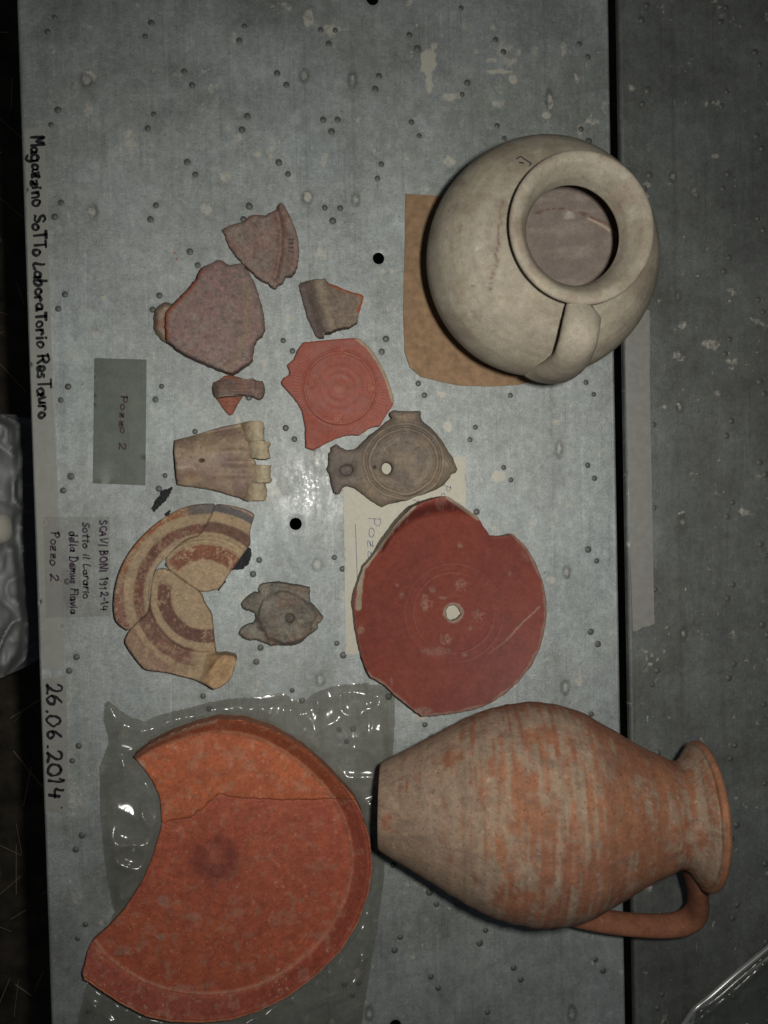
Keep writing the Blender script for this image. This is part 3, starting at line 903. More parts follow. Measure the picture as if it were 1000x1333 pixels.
olB = T(190, 330, 5.882, [(415, 130), (450, 90), (500, 80), (545, 45), (600, 60), (640, 90), (700, 78), (740, 80), (780, 130), (825, 210), (860, 300), (890, 400), (905, 490), (910, 580), (890, 630), (845, 655), (830, 690), (825, 740), (810, 770), (815, 810), (790, 835), (740, 865), (700, 895), (660, 918), (620, 908), (560, 885), (490, 855), (420, 825), (350, 795), (290, 765), (240, 735), (200, 705), (165, 675), (150, 640), (150, 560), (150, 480), (160, 440), (200, 395), (260, 335), (330, 265), (390, 185)])
rB = thing('pottery_sherd', 'large greyish pink body sherd with a rounded handle stub, beside the smaller rim sherd', 'sherd', tuple(P(280, 415, 0)))
edB = T(190, 330, 5.882, [(150, 640), (150, 480), (160, 440), (260, 335), (330, 265), (415, 130)])
grB = T(190, 330, 5.882, [(760, 250), (780, 420), (765, 600), (720, 760), (640, 880)])
def hB(x, y, d):
    u = (x - 280) / 70; v = (y - 410) / 70
    return .027 - .010 * u - .004 * v * -1 - .006 * (u * u + v * v) * .6 - .0015 * np.exp(-(segdist(grB, x, y, False) / 6) ** 2) + .0009 * fbm(x * .1, y * .1, 5)
def cB(x, y, d, z):
    c = pinkclay(x, y, 4.5, (.30, .215, .19), (.32, .20, .185), (.25, .205, .185))
    c = mixc(c, (.31, .25, .17), .6 * np.exp(-(segdist(grB, x, y, False) / 5) ** 2))
    de = segdist(edB, x, y, False)
    return mixc(c, (.40, .13, .075), .85 * ss(7, 2, de + 3 * (vn(x * .2, y * .2) - .5)))
def zB(x, y):
    return .012 - .010 * np.clip((x - 215) / 90, 0, 1.1) + .0008
piece('body', olB, hB, cB, M_clay, rB, zb=zB, edgecol=(.25, .17, .14), seed=5, wall=4, rnd=6, drop=.004)
olB2 = T(190, 330, 5.882, [(240, 375), (195, 385), (150, 375), (105, 395), (75, 430), (62, 480), (62, 570), (80, 620), (120, 665), (165, 690), (230, 690), (270, 600), (270, 450)])
piece('handle_stub', olB2, lambda x, y, d: .013 + .004 * ss(0, 7, d) + .0005 * vn(x * .3, y * .3), lambda x, y, d, z: mixc(pinkclay(x, y, 9.5, (.38, .29, .21), (.33, .24, .18), (.30, .24, .18)), (.42, .17, .12), .8 * np.exp(-((x - 207) / 5) ** 2 - ((y - 421) / 6) ** 2)), M_clay, rB, zb=.0008, rnd=6, drop=.006, edgecol=(.26, .19, .14), seed=6)

olC = T(360, 350, 5.556, [(157, 118), (175, 100), (240, 80), (300, 70), (348, 68), (362, 95), (400, 108), (470, 140), (540, 165), (600, 182), (632, 195), (628, 230), (610, 280), (595, 330), (585, 385), (560, 400), (520, 420), (480, 425), (440, 430), (400, 450), (350, 465), (345, 488), (315, 500), (290, 490), (270, 455), (240, 390), (215, 320), (195, 260), (180, 195), (165, 150)])
ridC = T(360, 350, 5.556, [(290, 70), (300, 200), (350, 330), (400, 450)]); redC = T(360, 350, 5.556, [(390, 100), (470, 135), (600, 180), (634, 195), (625, 245), (600, 300)])
def hC(x, y, d):
    u = (x - (398 + (y - 365) * .28))
    return np.maximum(.016 + .003 * np.exp(-((u - 15) / 14) ** 2) - .010 * ss(14, -6, u) - .0001 * np.maximum(u - 20, 0) + .0012 * fbm(x * .15, y * .15, 6), .004)
def cC(x, y, d, z):
    c = pinkclay(x, y, 12.5, (.28, .22, .165), (.24, .185, .145), (.20, .165, .14))
    u = (x - (398 + (y - 365) * .28))
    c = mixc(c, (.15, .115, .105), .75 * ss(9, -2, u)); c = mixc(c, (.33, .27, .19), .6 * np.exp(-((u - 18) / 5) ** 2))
    return mixc(c, (.42, .13, .065), ss(5, 2, segdist(redC, x, y, False) + 3 * (vn(x * .3, y * .3) - .5)))
Cc = piece('pottery_sherd', olC, hC, cC, M_clay, zb=.0008, edgecol=(.18, .12, .10), seed=9, rnd=4)
tag(Cc, 'small curved brown grey sherd with a bright orange broken edge', 'sherd')

olD = T(360, 350, 5.556, [(195, 530), (300, 520), (400, 512), (480, 505), (560, 500), (600, 505), (650, 545), (700, 600), (750, 680), (790, 760), (825, 850), (848, 940), (848, 970), (835, 1000), (800, 1050), (770, 1100), (750, 1135), (710, 1142), (670, 1155), (640, 1175), (600, 1205), (550, 1200), (500, 1205), (430, 1225), (370, 1255), (320, 1285), (270, 1308), (235, 1300), (213, 1290), (213, 1230), (210, 1150), (200, 1090), (185, 1030), (150, 965), (115, 920), (75, 875), (40, 835), (35, 818), (55, 785), (95, 765), (95, 735), (80, 700), (95, 680), (125, 655), (145, 610), (165, 570)])
cDx, cDy = 360 + 458 / 5.556, 350 + 862 / 5.556
STD = [(360 + 468 / 5.556, 350 + 605 / 5.556, .1), (360 + 240 / 5.556, 350 + 825 / 5.556, .05), (360 + 695 / 5.556, 350 + 860 / 5.556, .0), (360 + 440 / 5.556, 350 + 1085 / 5.556, .12)]
edD = T(360, 350, 5.556, [(590, 500), (650, 545), (700, 600), (750, 680), (790, 760), (825, 850), (850, 950)])
def relD(x, y):
    r = np.hypot(x - cDx, (y - cDy) * .98); a = np.arctan2(y - cDy, x - cDx)
    h = -.0012 * np.exp(-((r - 45.5) / 1.3) ** 2) + .0006 * np.exp(-((r - 48) / 1.5) ** 2)
    h += -.0003 * np.exp(-((r - 57) / 5) ** 4) * (np.sin(a * 92) > .1) * (.15 + 1.1 * ss(.35, .6, vn(np.cos(a) * 2 + 3, np.sin(a) * 2 + 3, 1)))
    h += .0014 * np.exp(-(r / 5) ** 2) - .00016 * np.sin(r * .62) * ss(42, 20, r)
    for sx, sy, an in STD:
        u = (x - sx) * math.cos(an) + (y - sy) * math.sin(an); v = -(x - sx) * math.sin(an) + (y - sy) * math.cos(an)
        m_ = (np.abs(u) < 6.5) & (np.abs(v) < 6.5)
        h -= .0014 * m_ * (.55 + .45 * np.sign(np.sin(u * 2.1)) * np.sign(np.sin(v * .9 + 1)))
    return h
def hD(x, y, d):
    r = np.hypot(x - cDx, y - cDy)
    return .0105 + .000055 * np.maximum(r - 40, 0) + relD(x, y) + .004 * ss(60, 0, np.hypot(x - 402, y - 580)) - .002 * ss(26, 0, segdist(edD, x, y, False)) * 0
def cD(x, y, d, z):
    c = mixc((.285, .075, .054), (.32, .095, .068), fbm(x * .05, y * .05, 14)); c = mixc(c, (.28, .105, .085), .6 * ss(.5, .7, fbm(x * .09, y * .09, 15)))
    c = mixc(c, (.48, .27, .20), np.clip(-relD(x, y) / .0012, 0, 1) * .5 * vn(x * .2, y * .2, 4))
    c = mixc(c, (.42, .22, .17), .5 * np.exp(-(np.hypot(x - cDx, y - cDy) / 5) ** 2))
    de = segdist(edD, x, y, False)
    return mixc(c, (.36, .29, .20), .9 * ss(5.2, 3.2, de + 1.5 * (vn(x * .2, y * .2) - .5)))
D = piece('stamped_sherd', olD, hD, cD, M_slip, zb=.0008, edgecol=(.22, .10, .08), seed=11, step=1.05, rnd=2, drop=.001, rough=.35)
tag(D, 'red floor sherd with an incised ring and four small square stamps', 'sherd')

# ribbed handle fragment
rE = thing('handle_fragment', 'small ribbed handle fragment with a red triangular wall piece', 'handle fragment', tuple(P(310, 510, 0)))
olE1 = T(210, 480, 6.25, [(425, 170), (440, 110), (470, 90), (510, 60), (560, 48), (620, 65), (690, 90), (690, 160), (660, 230), (610, 310), (580, 370), (555, 378), (520, 345), (480, 290), (445, 240)])
piece('wall_piece', olE1, lambda x, y, d: .0055 + .0007 * np.sin((y + .15 * x) * 1.6) * .4 + .0005 * vn(x * .3, y * .3), lambda x, y, d, z: mixc((.36, .13, .085), (.30, .125, .09), fbm(x * .2, y * .2, 3)) * (.8 + .35 * vn(x * .05, y * .9))[:, None], M_clay, rE, zb=.0008, edgecol=(.24, .10, .07), seed=13, rough=.3)
olE2 = T(210, 480, 6.25, [(415, 150), (430, 108), (470, 95), (530, 82), (620, 80), (690, 84), (745, 78), (770, 95), (800, 100), (825, 100), (835, 120), (845, 160), (838, 205), (820, 235), (795, 250), (770, 238), (740, 222), (680, 215), (600, 218), (520, 225), (460, 240), (435, 230), (420, 200)])
def hE(x, y, d):
    u = (x - 311) / 34
    return .021 - .010 * u * u + .0014 * np.sin((y - 504) * 1.75) * (x < 327) + .002 * np.exp(-((x - 330) / 2.5) ** 2) + .0006 * vn(x * .4, y * .4)
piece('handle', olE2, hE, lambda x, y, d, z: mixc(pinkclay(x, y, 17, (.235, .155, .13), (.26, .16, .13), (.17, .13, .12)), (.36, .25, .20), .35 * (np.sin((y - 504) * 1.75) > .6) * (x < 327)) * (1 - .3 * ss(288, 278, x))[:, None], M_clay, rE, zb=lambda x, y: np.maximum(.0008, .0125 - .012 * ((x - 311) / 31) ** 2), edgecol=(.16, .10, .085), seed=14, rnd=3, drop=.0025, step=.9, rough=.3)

# ------------------------------------------------------------------ bone
rF = thing('bone_end', 'brown animal leg bone end with paired pale knuckles', 'bone', tuple(P(290, 600, 0)))
olF = T(210, 480, 6.25, [(105, 580), (200, 558), (320, 525), (430, 490), (520, 465), (620, 450), (680, 432), (740, 424), (800, 428), (826, 440), (830, 520), (832, 578), (872, 604), (866, 640), (872, 690), (872, 722), (850, 731), (790, 728), (720, 725), (755, 740), (768, 760), (762, 778), (820, 784), (872, 790), (872, 830), (874, 880), (880, 905), (868, 922), (842, 942), (846, 990), (846, 1040), (836, 1064), (790, 1070), (720, 1070), (670, 1070), (640, 1050), (580, 1035), (500, 1010), (400, 985), (280, 965), (180, 955), (130, 945), (120, 860), (112, 760), (105, 670)])
def hF(x, y, d):
    yc_ = 604 + (x - 228) * .01; hw = 31 + (x - 228) * .22
    v = np.clip((y - yc_) / hw, -1, 1)
    h = .024 * np.sqrt(np.maximum(1 - .80 * v * v, 0)) + .0012 * fbm(x * .12, y * .12, 4)
    h -= .0045 * np.exp(-((y - 602) / 5) ** 2) * ss(270, 325, x)
    hx, hy = 210 + 330 / 6.25, 480 + 745 / 6.25
    h -= .006 * np.exp(-(((x - hx) / 3.4) ** 2 + ((y - hy) / 2.2) ** 2) ** 2)
    h += .0018 * np.exp(-((y - 588) / 4) ** 2) * ss(260, 300, x) + .0015 * np.exp(-((y - 618) / 4) ** 2) * ss(260, 300, x)
    h -= .004 * ss(312, 335, x)
    return np.maximum(h, .006)
def cF(x, y, d, z):
    c = mixc((.37, .28, .185), (.29, .205, .15), ss(.4, .62, fbm(x * .06, y * .09, 21, 4)))
    c = mixc(c, (.24, .165, .14), .75 * ss(.45, .62, fbm(x * .045, y * .05, 25, 3)) * ss(265, 290, x))
    c = mixc(c, (.23, .12, .07), .7 * np.exp(-((x - 248) / 12) ** 2 - ((y - 617) / 6) ** 2)); c = mixc(c, (.46, .38, .27), .6 * np.exp(-((x - 262) / 26) ** 2 - ((y - 594) / 9) ** 2) * fbm(x * .1, y * .1, 2))
    c = mixc(c, (.55, .50, .42), .55 * ss(.55, .7, fbm(x * .08, y * .5, 30)) * np.exp(-((x - 238) / 12) ** 2 - ((y - 608) / 8) ** 2))
    hx, hy = 210 + 330 / 6.25, 480 + 745 / 6.25
    return mixc(c, (.05, .035, .025), np.exp(-(((x - hx) / 3.2) ** 2 + ((y - hy) / 2.0) ** 2) ** 2))
piece('shaft', olF, hF, cF, M_bone, rF, zb=.0008, edgecol=(.26, .19, .13), seed=16, rnd=2, drop=.002, rough=.3, wall=4)
for k, (pl, zz) in enumerate([([(630, 470), (660, 440), (740, 420), (800, 422), (830, 435), (838, 470), (835, 520), (838, 580), (800, 590), (640, 585), (622, 530)], .026),
        ([(645, 600), (660, 592), (800, 585), (890, 600), (875, 640), (885, 690), (885, 725), (850, 735), (790, 730), (720, 725), (650, 712), (640, 660)], .028),
        ([(690, 800), (720, 782), (820, 780), (890, 785), (885, 830), (890, 880), (905, 905), (885, 928), (800, 925), (700, 915), (680, 860)], .028),
        ([(660, 945), (700, 930), (850, 938), (860, 990), (858, 1040), (845, 1070), (790, 1075), (720, 1075), (675, 1072), (655, 1040), (668, 990)], .026)]):
    q = T(210, 480, 6.25, pl); qa = np.array(q); cx_, cy_ = qa.mean(0); hw = np.ptp(qa[:, 1]) / 2
    def hK(x, y, d, zz=zz, cx_=cx_, cy_=cy_):
        return zz - .0135 * ((x - cx_ - 5) / 20) ** 2 + .0014 * ((y - cy_) / 12) ** 2 + .0012 * (fbm(x * .15, y * .15, cx_) - .5) + .0004 * vn(x * .4, y * .4)
    def cK(x, y, d, z):
        c = mixc((.47, .405, .265), (.42, .34, .22), fbm(x * .12, y * .12, 33)); c = mixc(c, (.52, .46, .34), .5 * ss(.55, .7, fbm(x * .2, y * .1, 35)))
        c = mixc(c, (.33, .24, .165), .9 * ss(332, 316, x + 4 * (fbm(x * .1, y * .1, 71) - .5)))
        return mixc(c, (.28, .19, .12), .6 * ss(3, 0, d) * vn(x * .2, y * .2, 3))
    piece('knuckle', q, hK, cK, M_bone, rF, zb=.004, edgecol=(.36, .28, .17), seed=30 + k, rnd=2.5, drop=.0009, rough=.6, wall=3)

# ------------------------------------------------------------------ lamps
rG = thing('oil_lamp', 'grey brown clay oil lamp with a filling hole, resting on the paper slip', 'oil lamp', tuple(P(510, 600, 0)))
olG = T(420, 525, 5, [(440, 60), (460, 45), (500, 50), (560, 52), (630, 48), (642, 60), (638, 90), (650, 115), (700, 155), (750, 205), (790, 260), (815, 310), (850, 355), (865, 400), (878, 430), (870, 450), (840, 462), (825, 490), (790, 530), (740, 560), (680, 585), (600, 610), (550, 632), (480, 645), (430, 655), (388, 675), (340, 650), (290, 615), (240, 575), (200, 550), (165, 540), (130, 550), (110, 590), (90, 595), (70, 580), (55, 520), (45, 460), (28, 430), (38, 400), (40, 325), (55, 310), (52, 285), (90, 265), (120, 285), (160, 305), (200, 300), (230, 285), (265, 250), (310, 205), (350, 175), (390, 145), (430, 110), (450, 95), (438, 75)])
def circ(cx, cy, r, n=22, e=1.0):
    return [(cx + r * math.cos(2 * math.pi * i / n), cy + r * e * math.sin(2 * math.pi * i / n)) for i in range(n)]
gx0, gy0 = 420 + 530 / 5, 525 + 380 / 5
def relG(x, y):
    r = np.hypot((x - gx0) * .95, y - gy0) + 4.0 * (fbm(x * .045, y * .045, 201, 3) - .5)
    am = .25 + 1.1 * fbm(x * .03, y * .03, 203, 3)
    return am * .0013 * np.exp(-((r - 42) / 2.2) ** 2) + .001 * np.exp(-((r - 49) / 2) ** 2) - .0012 * np.exp(-((r - 45.5) / 1.6) ** 2) - .0008 * np.exp(-((r - 37) / 2) ** 2) + .0008 * np.exp(-((r - 28) / 2.5) ** 2) * fbm(x * .05, y * .05, 3)
def hG(x, y, d):
    r = np.hypot((x - gx0) * .95, y - gy0)
    h = .021 - .0055 * ss(36, 4, r) - .005 * ss(48, 66, r) + 1.7 * relG(x, y) + .0008 * fbm(x * .1, y * .1, 6)
    h += .004 * np.exp(-((y - 537) / 6) ** 2 - ((x - 528) / 18) ** 2)
    px_, py_ = 420 + 340 / 5, 525 + 415 / 5
    h -= .004 * np.exp(-(((x - px_) ** 2 + (y - py_) ** 2) / 3.0))
    return h
def cG(x, y, d, z):
    c = mixc((.255, .205, .155), (.20, .165, .135), ss(.38, .62, fbm(x * .04, y * .04, 41, 4))); c = mixc(c, (.30, .22, .15), .6 * ss(.5, .68, fbm(x * .06, y * .07, 44)))
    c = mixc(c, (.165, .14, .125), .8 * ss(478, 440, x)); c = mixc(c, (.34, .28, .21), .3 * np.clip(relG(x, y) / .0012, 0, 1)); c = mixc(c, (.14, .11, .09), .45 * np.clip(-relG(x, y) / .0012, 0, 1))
    px_, py_ = 420 + 340 / 5, 525 + 415 / 5
    return mixc(c, (.05, .04, .03), np.exp(-(((x - px_) ** 2 + (y - py_) ** 2) / 3.0)))
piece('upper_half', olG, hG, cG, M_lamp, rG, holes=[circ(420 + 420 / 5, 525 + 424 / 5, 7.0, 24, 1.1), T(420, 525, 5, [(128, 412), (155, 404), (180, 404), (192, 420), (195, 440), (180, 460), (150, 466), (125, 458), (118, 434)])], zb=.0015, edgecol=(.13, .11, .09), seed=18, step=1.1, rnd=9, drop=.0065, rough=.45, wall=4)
piece('wick_base', T(420, 525, 5, [(105, 400), (200, 395), (205, 470), (105, 475)]), lambda x, y, d: .0085 + 0.004 * ss(446, 440, x) + 0 * x, const((.15, .125, .11)), M_lamp, rG, zb=.0012, seed=19, wall=1)

rH = thing('oil_lamp', 'small broken grey clay oil lamp beside the painted bowl', 'oil lamp', tuple(P(365, 798, 0)))
olH = T(300, 740, 7.692, [(278, 210), (290, 165), (340, 150), (420, 140), (480, 140), (560, 150), (650, 165), (740, 180), (800, 190), (798, 260), (800, 330), (850, 380), (890, 430), (915, 460), (938, 490), (910, 530), (880, 560), (880, 600), (840, 632), (790, 665), (740, 715), (690, 755), (620, 772), (540, 770), (480, 768), (410, 775), (340, 745), (260, 715), (200, 720), (150, 710), (110, 680), (82, 660), (95, 610), (130, 580), (180, 560), (230, 545), (255, 500), (250, 450), (210, 430), (160, 420), (125, 395), (105, 350), (125, 320), (170, 280), (230, 240), (285, 235)])
hx0, hy0 = 300 + 560 / 7.692, 740 + 500 / 7.692
def hH(x, y, d):
    r = np.hypot((x - hx0) * .92, y - hy0) + 9 * (fbm(x * .07, y * .07, 205, 3) - .5)
    h = .019 + .0007 * np.exp(-((r - 28) / 3) ** 2) - .006 * ss(30, 36, r) - .001 * ss(24, 6, r) + .008 * (fbm(x * .10, y * .10, 51) - .5) + .0016 * (fbm(x * .4, y * .4, 52) - .5)
    h += .003 * np.exp(-((y - 761 - (x - 370) * .1) / 3.5) ** 2) * (y < 775)
    return np.maximum(h, .006)
def cH(x, y, d, z):
    c = mixc((.245, .225, .185), (.19, .175, .145), ss(.4, .6, fbm(x * .07, y * .07, 53, 4))); c = mixc(c, (.29, .245, .17), .6 * ss(.54, .7, fbm(x * .09, y * .09, 57)))
    return mixc(c, (.23, .155, .125), .6 * ss(.5, .65, fbm(x * .06, y * .06, 59)))
piece('upper_half', olH, hH, cH, M_lamp, rH, holes=[circ(300 + 597 / 7.692, 740 + 497 / 7.692, 5.3, 20)], zb=.0008, edgecol=(.12, .105, .085), seed=22, step=.95, rnd=5, drop=.0055, rough=.6, wall=4)
piece('inner_base', circ(300 + 580 / 7.692, 740 + 500 / 7.692, 12, 16), lambda x, y, d: .008 + 0 * x, const((.12, .105, .09)), M_lamp, rH, zb=.001, seed=23, wall=1)

# ------------------------------------------------------------------ painted bowl in three joined fragments
rI = thing('painted_bowl', 'broken cream bowl painted with brown bands, three joined fragments', 'bowl', tuple(P(235, 770, 0)))
c12 = [(701, 78), (686, 138), (651, 200), (597, 290), (539, 302), (469, 341), (409, 396), (378, 436)]
c13 = [(138, 908), (201, 847), (262, 797), (275, 720), (283, 640), (293, 565), (311, 506)]
c23 = [(386, 498), (500, 582), (610, 656)]
olI1 = T(140, 640, 5, [(620, 78), (540, 88), (470, 112), (390, 155), (310, 210), (230, 285), (160, 365), (100, 465), (60, 570), (42, 670), (38, 760), (50, 840), (90, 880)] + c13 + [(350, 455)] + c12[::-1])
olI2 = T(140, 640, 5, [(800, 90), (900, 115), (960, 150), (940, 205), (925, 270), (932, 345), (910, 370), (810, 510), (730, 635), (670, 648)] + c23[::-1] + c12[::-1])
olI3 = T(140, 640, 5, c23 + [(635, 730), (680, 790), (690, 900), (700, 1000), (705, 1060), (780, 1058), (830, 1070), (840, 1100), (825, 1150), (810, 1210), (760, 1260), (720, 1280), (690, 1288), (640, 1255), (560, 1220), (470, 1200), (400, 1180), (320, 1170), (245, 1162), (190, 1100), (140, 1030), (108, 975)] + c13)
ix0, iy0 = 140 + 630 / 5, 640 + 682 / 5
def rhoI(x, y):
    dx, dy = x - ix0, y - iy0
    return np.hypot(dx, dy) / (118 + .015 * dx - .02 * dy)
CREAM, BROWN, UMB = np.array((.50, .37, .235)), np.array((.27, .115, .075)), np.array((.17, .095, .08))
def wob(x, y, s=0):
    return .05 * (fbm(x * .08, y * .08, 61 + s, 4) - .5)
def wear(x, y, s, lo=.42, hi=.55):
    return 1 - .8 * ss(lo + .05, hi + .07, .45 * fbm(x * .12, y * .12, s, 3) + .55 * fbm(x * .5, y * .5, s + 3, 3))
def prof(r):
    return .0075 + .0135 * ss(.62, 1.02, r) - .0015 * np.exp(-((r - .64) / .025) ** 2) + .0015 * np.exp(-((r - .60) / .02) ** 2)
def band(r, a, b, s=.012):
    return ss(a - s, a + s, r) * (1 - ss(b - s, b + s, r))
def cI1(x, y, d, z):
    r = rhoI(x, y) + wob(x, y) * .5; an = np.degrees(np.arctan2(y - iy0, x - ix0)); an = np.where(an > 60, an - 360, an)
    c = mixc(CREAM, (.44, .33, .22), fbm(x * .06, y * .06, 63))
    grey = ss(-108, -95, an)
    rim = mixc((.33, .16, .085), (.16, .145, .14), grey)
    rim = mixc(rim, (.36, .125, .06), .8 * (1 - grey) * np.exp(-((an + 127) / 14) ** 2)); rim = mixc(rim, (.28, .14, .11), ss(-160, -175, an) * (1 - grey))
    c = mixc(c, rim, band(r, .90, 1.1) * np.where(grey > .5, .95, wear(x, y, 66, .40, .52)))
    c = mixc(c, mixc(UMB, BROWN, fbm(x * .05, y * .05, 68)), band(r, .68, .79) * (.45 + .55 * wear(x, y, 69)))
    return mixc(c, (.42, .34, .27), .4 * band(r, .62, .66))
def cI2(x, y, d, z):
    r = rhoI(x, y) + wob(x, y) * .4
    c = mixc(CREAM, (.46, .34, .21), fbm(x * .06, y * .06, 73))
    c = mixc(c, (.155, .142, .138), band(r, .925, 1.005, .006)); c = mixc(c, (.36, .24, .19), band(r, 1.01, 1.2, .006))
    c = mixc(c, mixc((.22, .11, .08), UMB, fbm(x * .05, y * .05, 74)), .92 * band(r, .70, .815))
    an = np.degrees(np.arctan2(y - iy0, x - ix0))
    return mixc(c, mixc((.31, .125, .075), (.24, .10, .07), fbm(x * .1, y * .1, 77)), band(r, .40, .565) * wear(x, y, 78, .5, .6) * ss(-142, -132, an))
def cI3(x, y, d, z):
    r = rhoI(x, y) + wob(x, y) * .5; an = np.degrees(np.arctan2(y - iy0, x - ix0)) % 360
    c = mixc(CREAM, (.43, .31, .20), fbm(x * .06, y * .06, 83))
    c = mixc(c, mixc(UMB, BROWN, .5 * fbm(x * .06, y * .06, 84)), band(r, .37, .52) * wear(x, y, 85, .48, .6) * ss(202, 194, an))
    c = mixc(c, mixc((.26, .115, .09), UMB, fbm(x * .05, y * .05, 86)), .9 * band(r, .60, .79) * (.4 + .6 * wear(x, y, 87)) * ss(96, 106, an) * ss(195, 180, an))
    c = mixc(c, (.31, .18, .14), .7 * band(r, .86, 1.1) * wear(x, y, 88) * ss(100, 120, an))
    st = ss(262, 276, x + (y - 870) * .25) * ss(842, 856, y)
    return mixc(c, mixc((.56, .37, .20), (.48, .31, .17), fbm(x * .1, y * .1, 89)), st)
def hI(x, y, d):
    return prof(rhoI(x, y)) + .0005 * fbm(x * .1, y * .1, 91)
def hI3(x, y, d):
    st = ss(262, 280, x + (y - 870) * .25) * ss(842, 856, y)
    return prof(rhoI(x, y)) + .0005 * fbm(x * .1, y * .1, 92) + .009 * st + .004 * st * np.exp(-(((x - 283) + (y - 862) * .9) / 5) ** 2)
def zI(x, y):
    return np.maximum(.0008, prof(rhoI(x, y)) - .0075 - .004 * ss(.7, 1, rhoI(x, y)))
def grimy(f):
    return lambda x, y, d, z: mixc(f(x, y, d, z), (.13, .09, .06), .75 * ss(1.3, .3, d) * (.4 + .6 * vn(x * .15, y * .15, 9)))
piece('rim_fragment', olI1, hI, grimy(cI1), M_clay, rI, zb=zI, edgecol=(.40, .28, .18), seed=24, rough=.0, smooth_out=1, rnd=2.2, drop=.002)
piece('rim_fragment', olI2, hI, grimy(cI2), M_clay, rI, zb=zI, edgecol=(.40, .28, .18), seed=25, rough=.0, smooth_out=1, rnd=2.2, drop=.002)
piece('wall_fragment', olI3, hI3, grimy(cI3), M_clay, rI, zb=zI, edgecol=(.40, .28, .18), seed=26, rough=.0, smooth_out=1, rnd=2.2, drop=.002)

# ------------------------------------------------------------------ red plate with a pierced centre
olJ = T(450, 640, 3.704, [(490, 22), (530, 45), (580, 80), (640, 122), (660, 160), (700, 215), (760, 215), (808, 205), (840, 235), (880, 280), (920, 350), (950, 430), (968, 520), (970, 600), (958, 680), (935, 760), (895, 840), (840, 910), (770, 975), (700, 1020), (640, 1045), (560, 1062), (480, 1075), (420, 1082), (370, 1083), (340, 1065), (290, 1025), (240, 985), (190, 935), (150, 910), (120, 895), (95, 850), (78, 800), (62, 730), (52, 680), (45, 640), (42, 590), (35, 545), (40, 500), (60, 440), (75, 400), (85, 365), (120, 325), (160, 270), (200, 215), (240, 160), (285, 110), (330, 70), (390, 45), (440, 30)])
hoJ = T(450, 640, 3.704, [(485, 572), (498, 552), (525, 546), (545, 562), (560, 592), (538, 614), (512, 622), (490, 610)])
jx0, jy0 = 450 + 520 / 3.704, 640 + 583 / 3.704
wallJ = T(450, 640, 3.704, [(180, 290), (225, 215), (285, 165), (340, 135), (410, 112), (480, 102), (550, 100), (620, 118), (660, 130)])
scrJ = T(450, 640, 3.704, [(690, 782), (770, 722), (850, 635), (935, 556)])
paleJ = T(450, 640, 3.704, [(60, 560), (75, 400), (85, 365), (160, 270), (240, 160), (330, 70), (300, 90)])
paleJ2 = T(450, 640, 3.704, [(500, 24), (580, 80), (640, 122)]); paleJ3 = T(450, 640, 3.704, [(808, 205), (880, 280), (950, 430), (970, 600), (935, 760), (840, 910), (700, 1020), (560, 1062), (370, 1083), (290, 1025), (190, 935), (110, 880)])
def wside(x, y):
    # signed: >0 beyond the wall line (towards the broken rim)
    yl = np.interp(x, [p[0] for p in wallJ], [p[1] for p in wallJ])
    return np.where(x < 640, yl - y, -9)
def relJ(x, y):
    r = np.hypot(x - jx0, y - jy0); a = np.arctan2(y - jy0, x - jx0)
    vis = .4 + .9 * vn(np.cos(a) * 2 + 5, np.sin(a) * 2 + 5, 3)
    h = (-.0005 * np.exp(-((r - 52.5) / 1.0) ** 2) - .0003 * np.exp(-((r - 64) / 1.0) ** 2)) * vis
    h -= .00015 * np.exp(-((r - 58.5) / 4.5) ** 4) * (np.sin(a * 110) > .2) * vis
    for ang in (-75, 10, 107, 197):
        sx, sy = jx0 + 36 * math.cos(math.radians(ang)), jy0 + 36 * math.sin(math.radians(ang))
        q = np.maximum(np.abs(x - sx), np.abs(y - sy))
        h -= .0008 * (q < 7) * (vn(x * .5, y * .5, ang) > .45)
    return h
def hJ(x, y, d):
    r = np.hypot(x - jx0, y - jy0)
    w_ = wside(x, y)
    return .0085 + .0000009 * r * r + .012 * ss(-3, 16, w_) + relJ(x, y) + .0004 * fbm(x * .05, y * .05, 8)
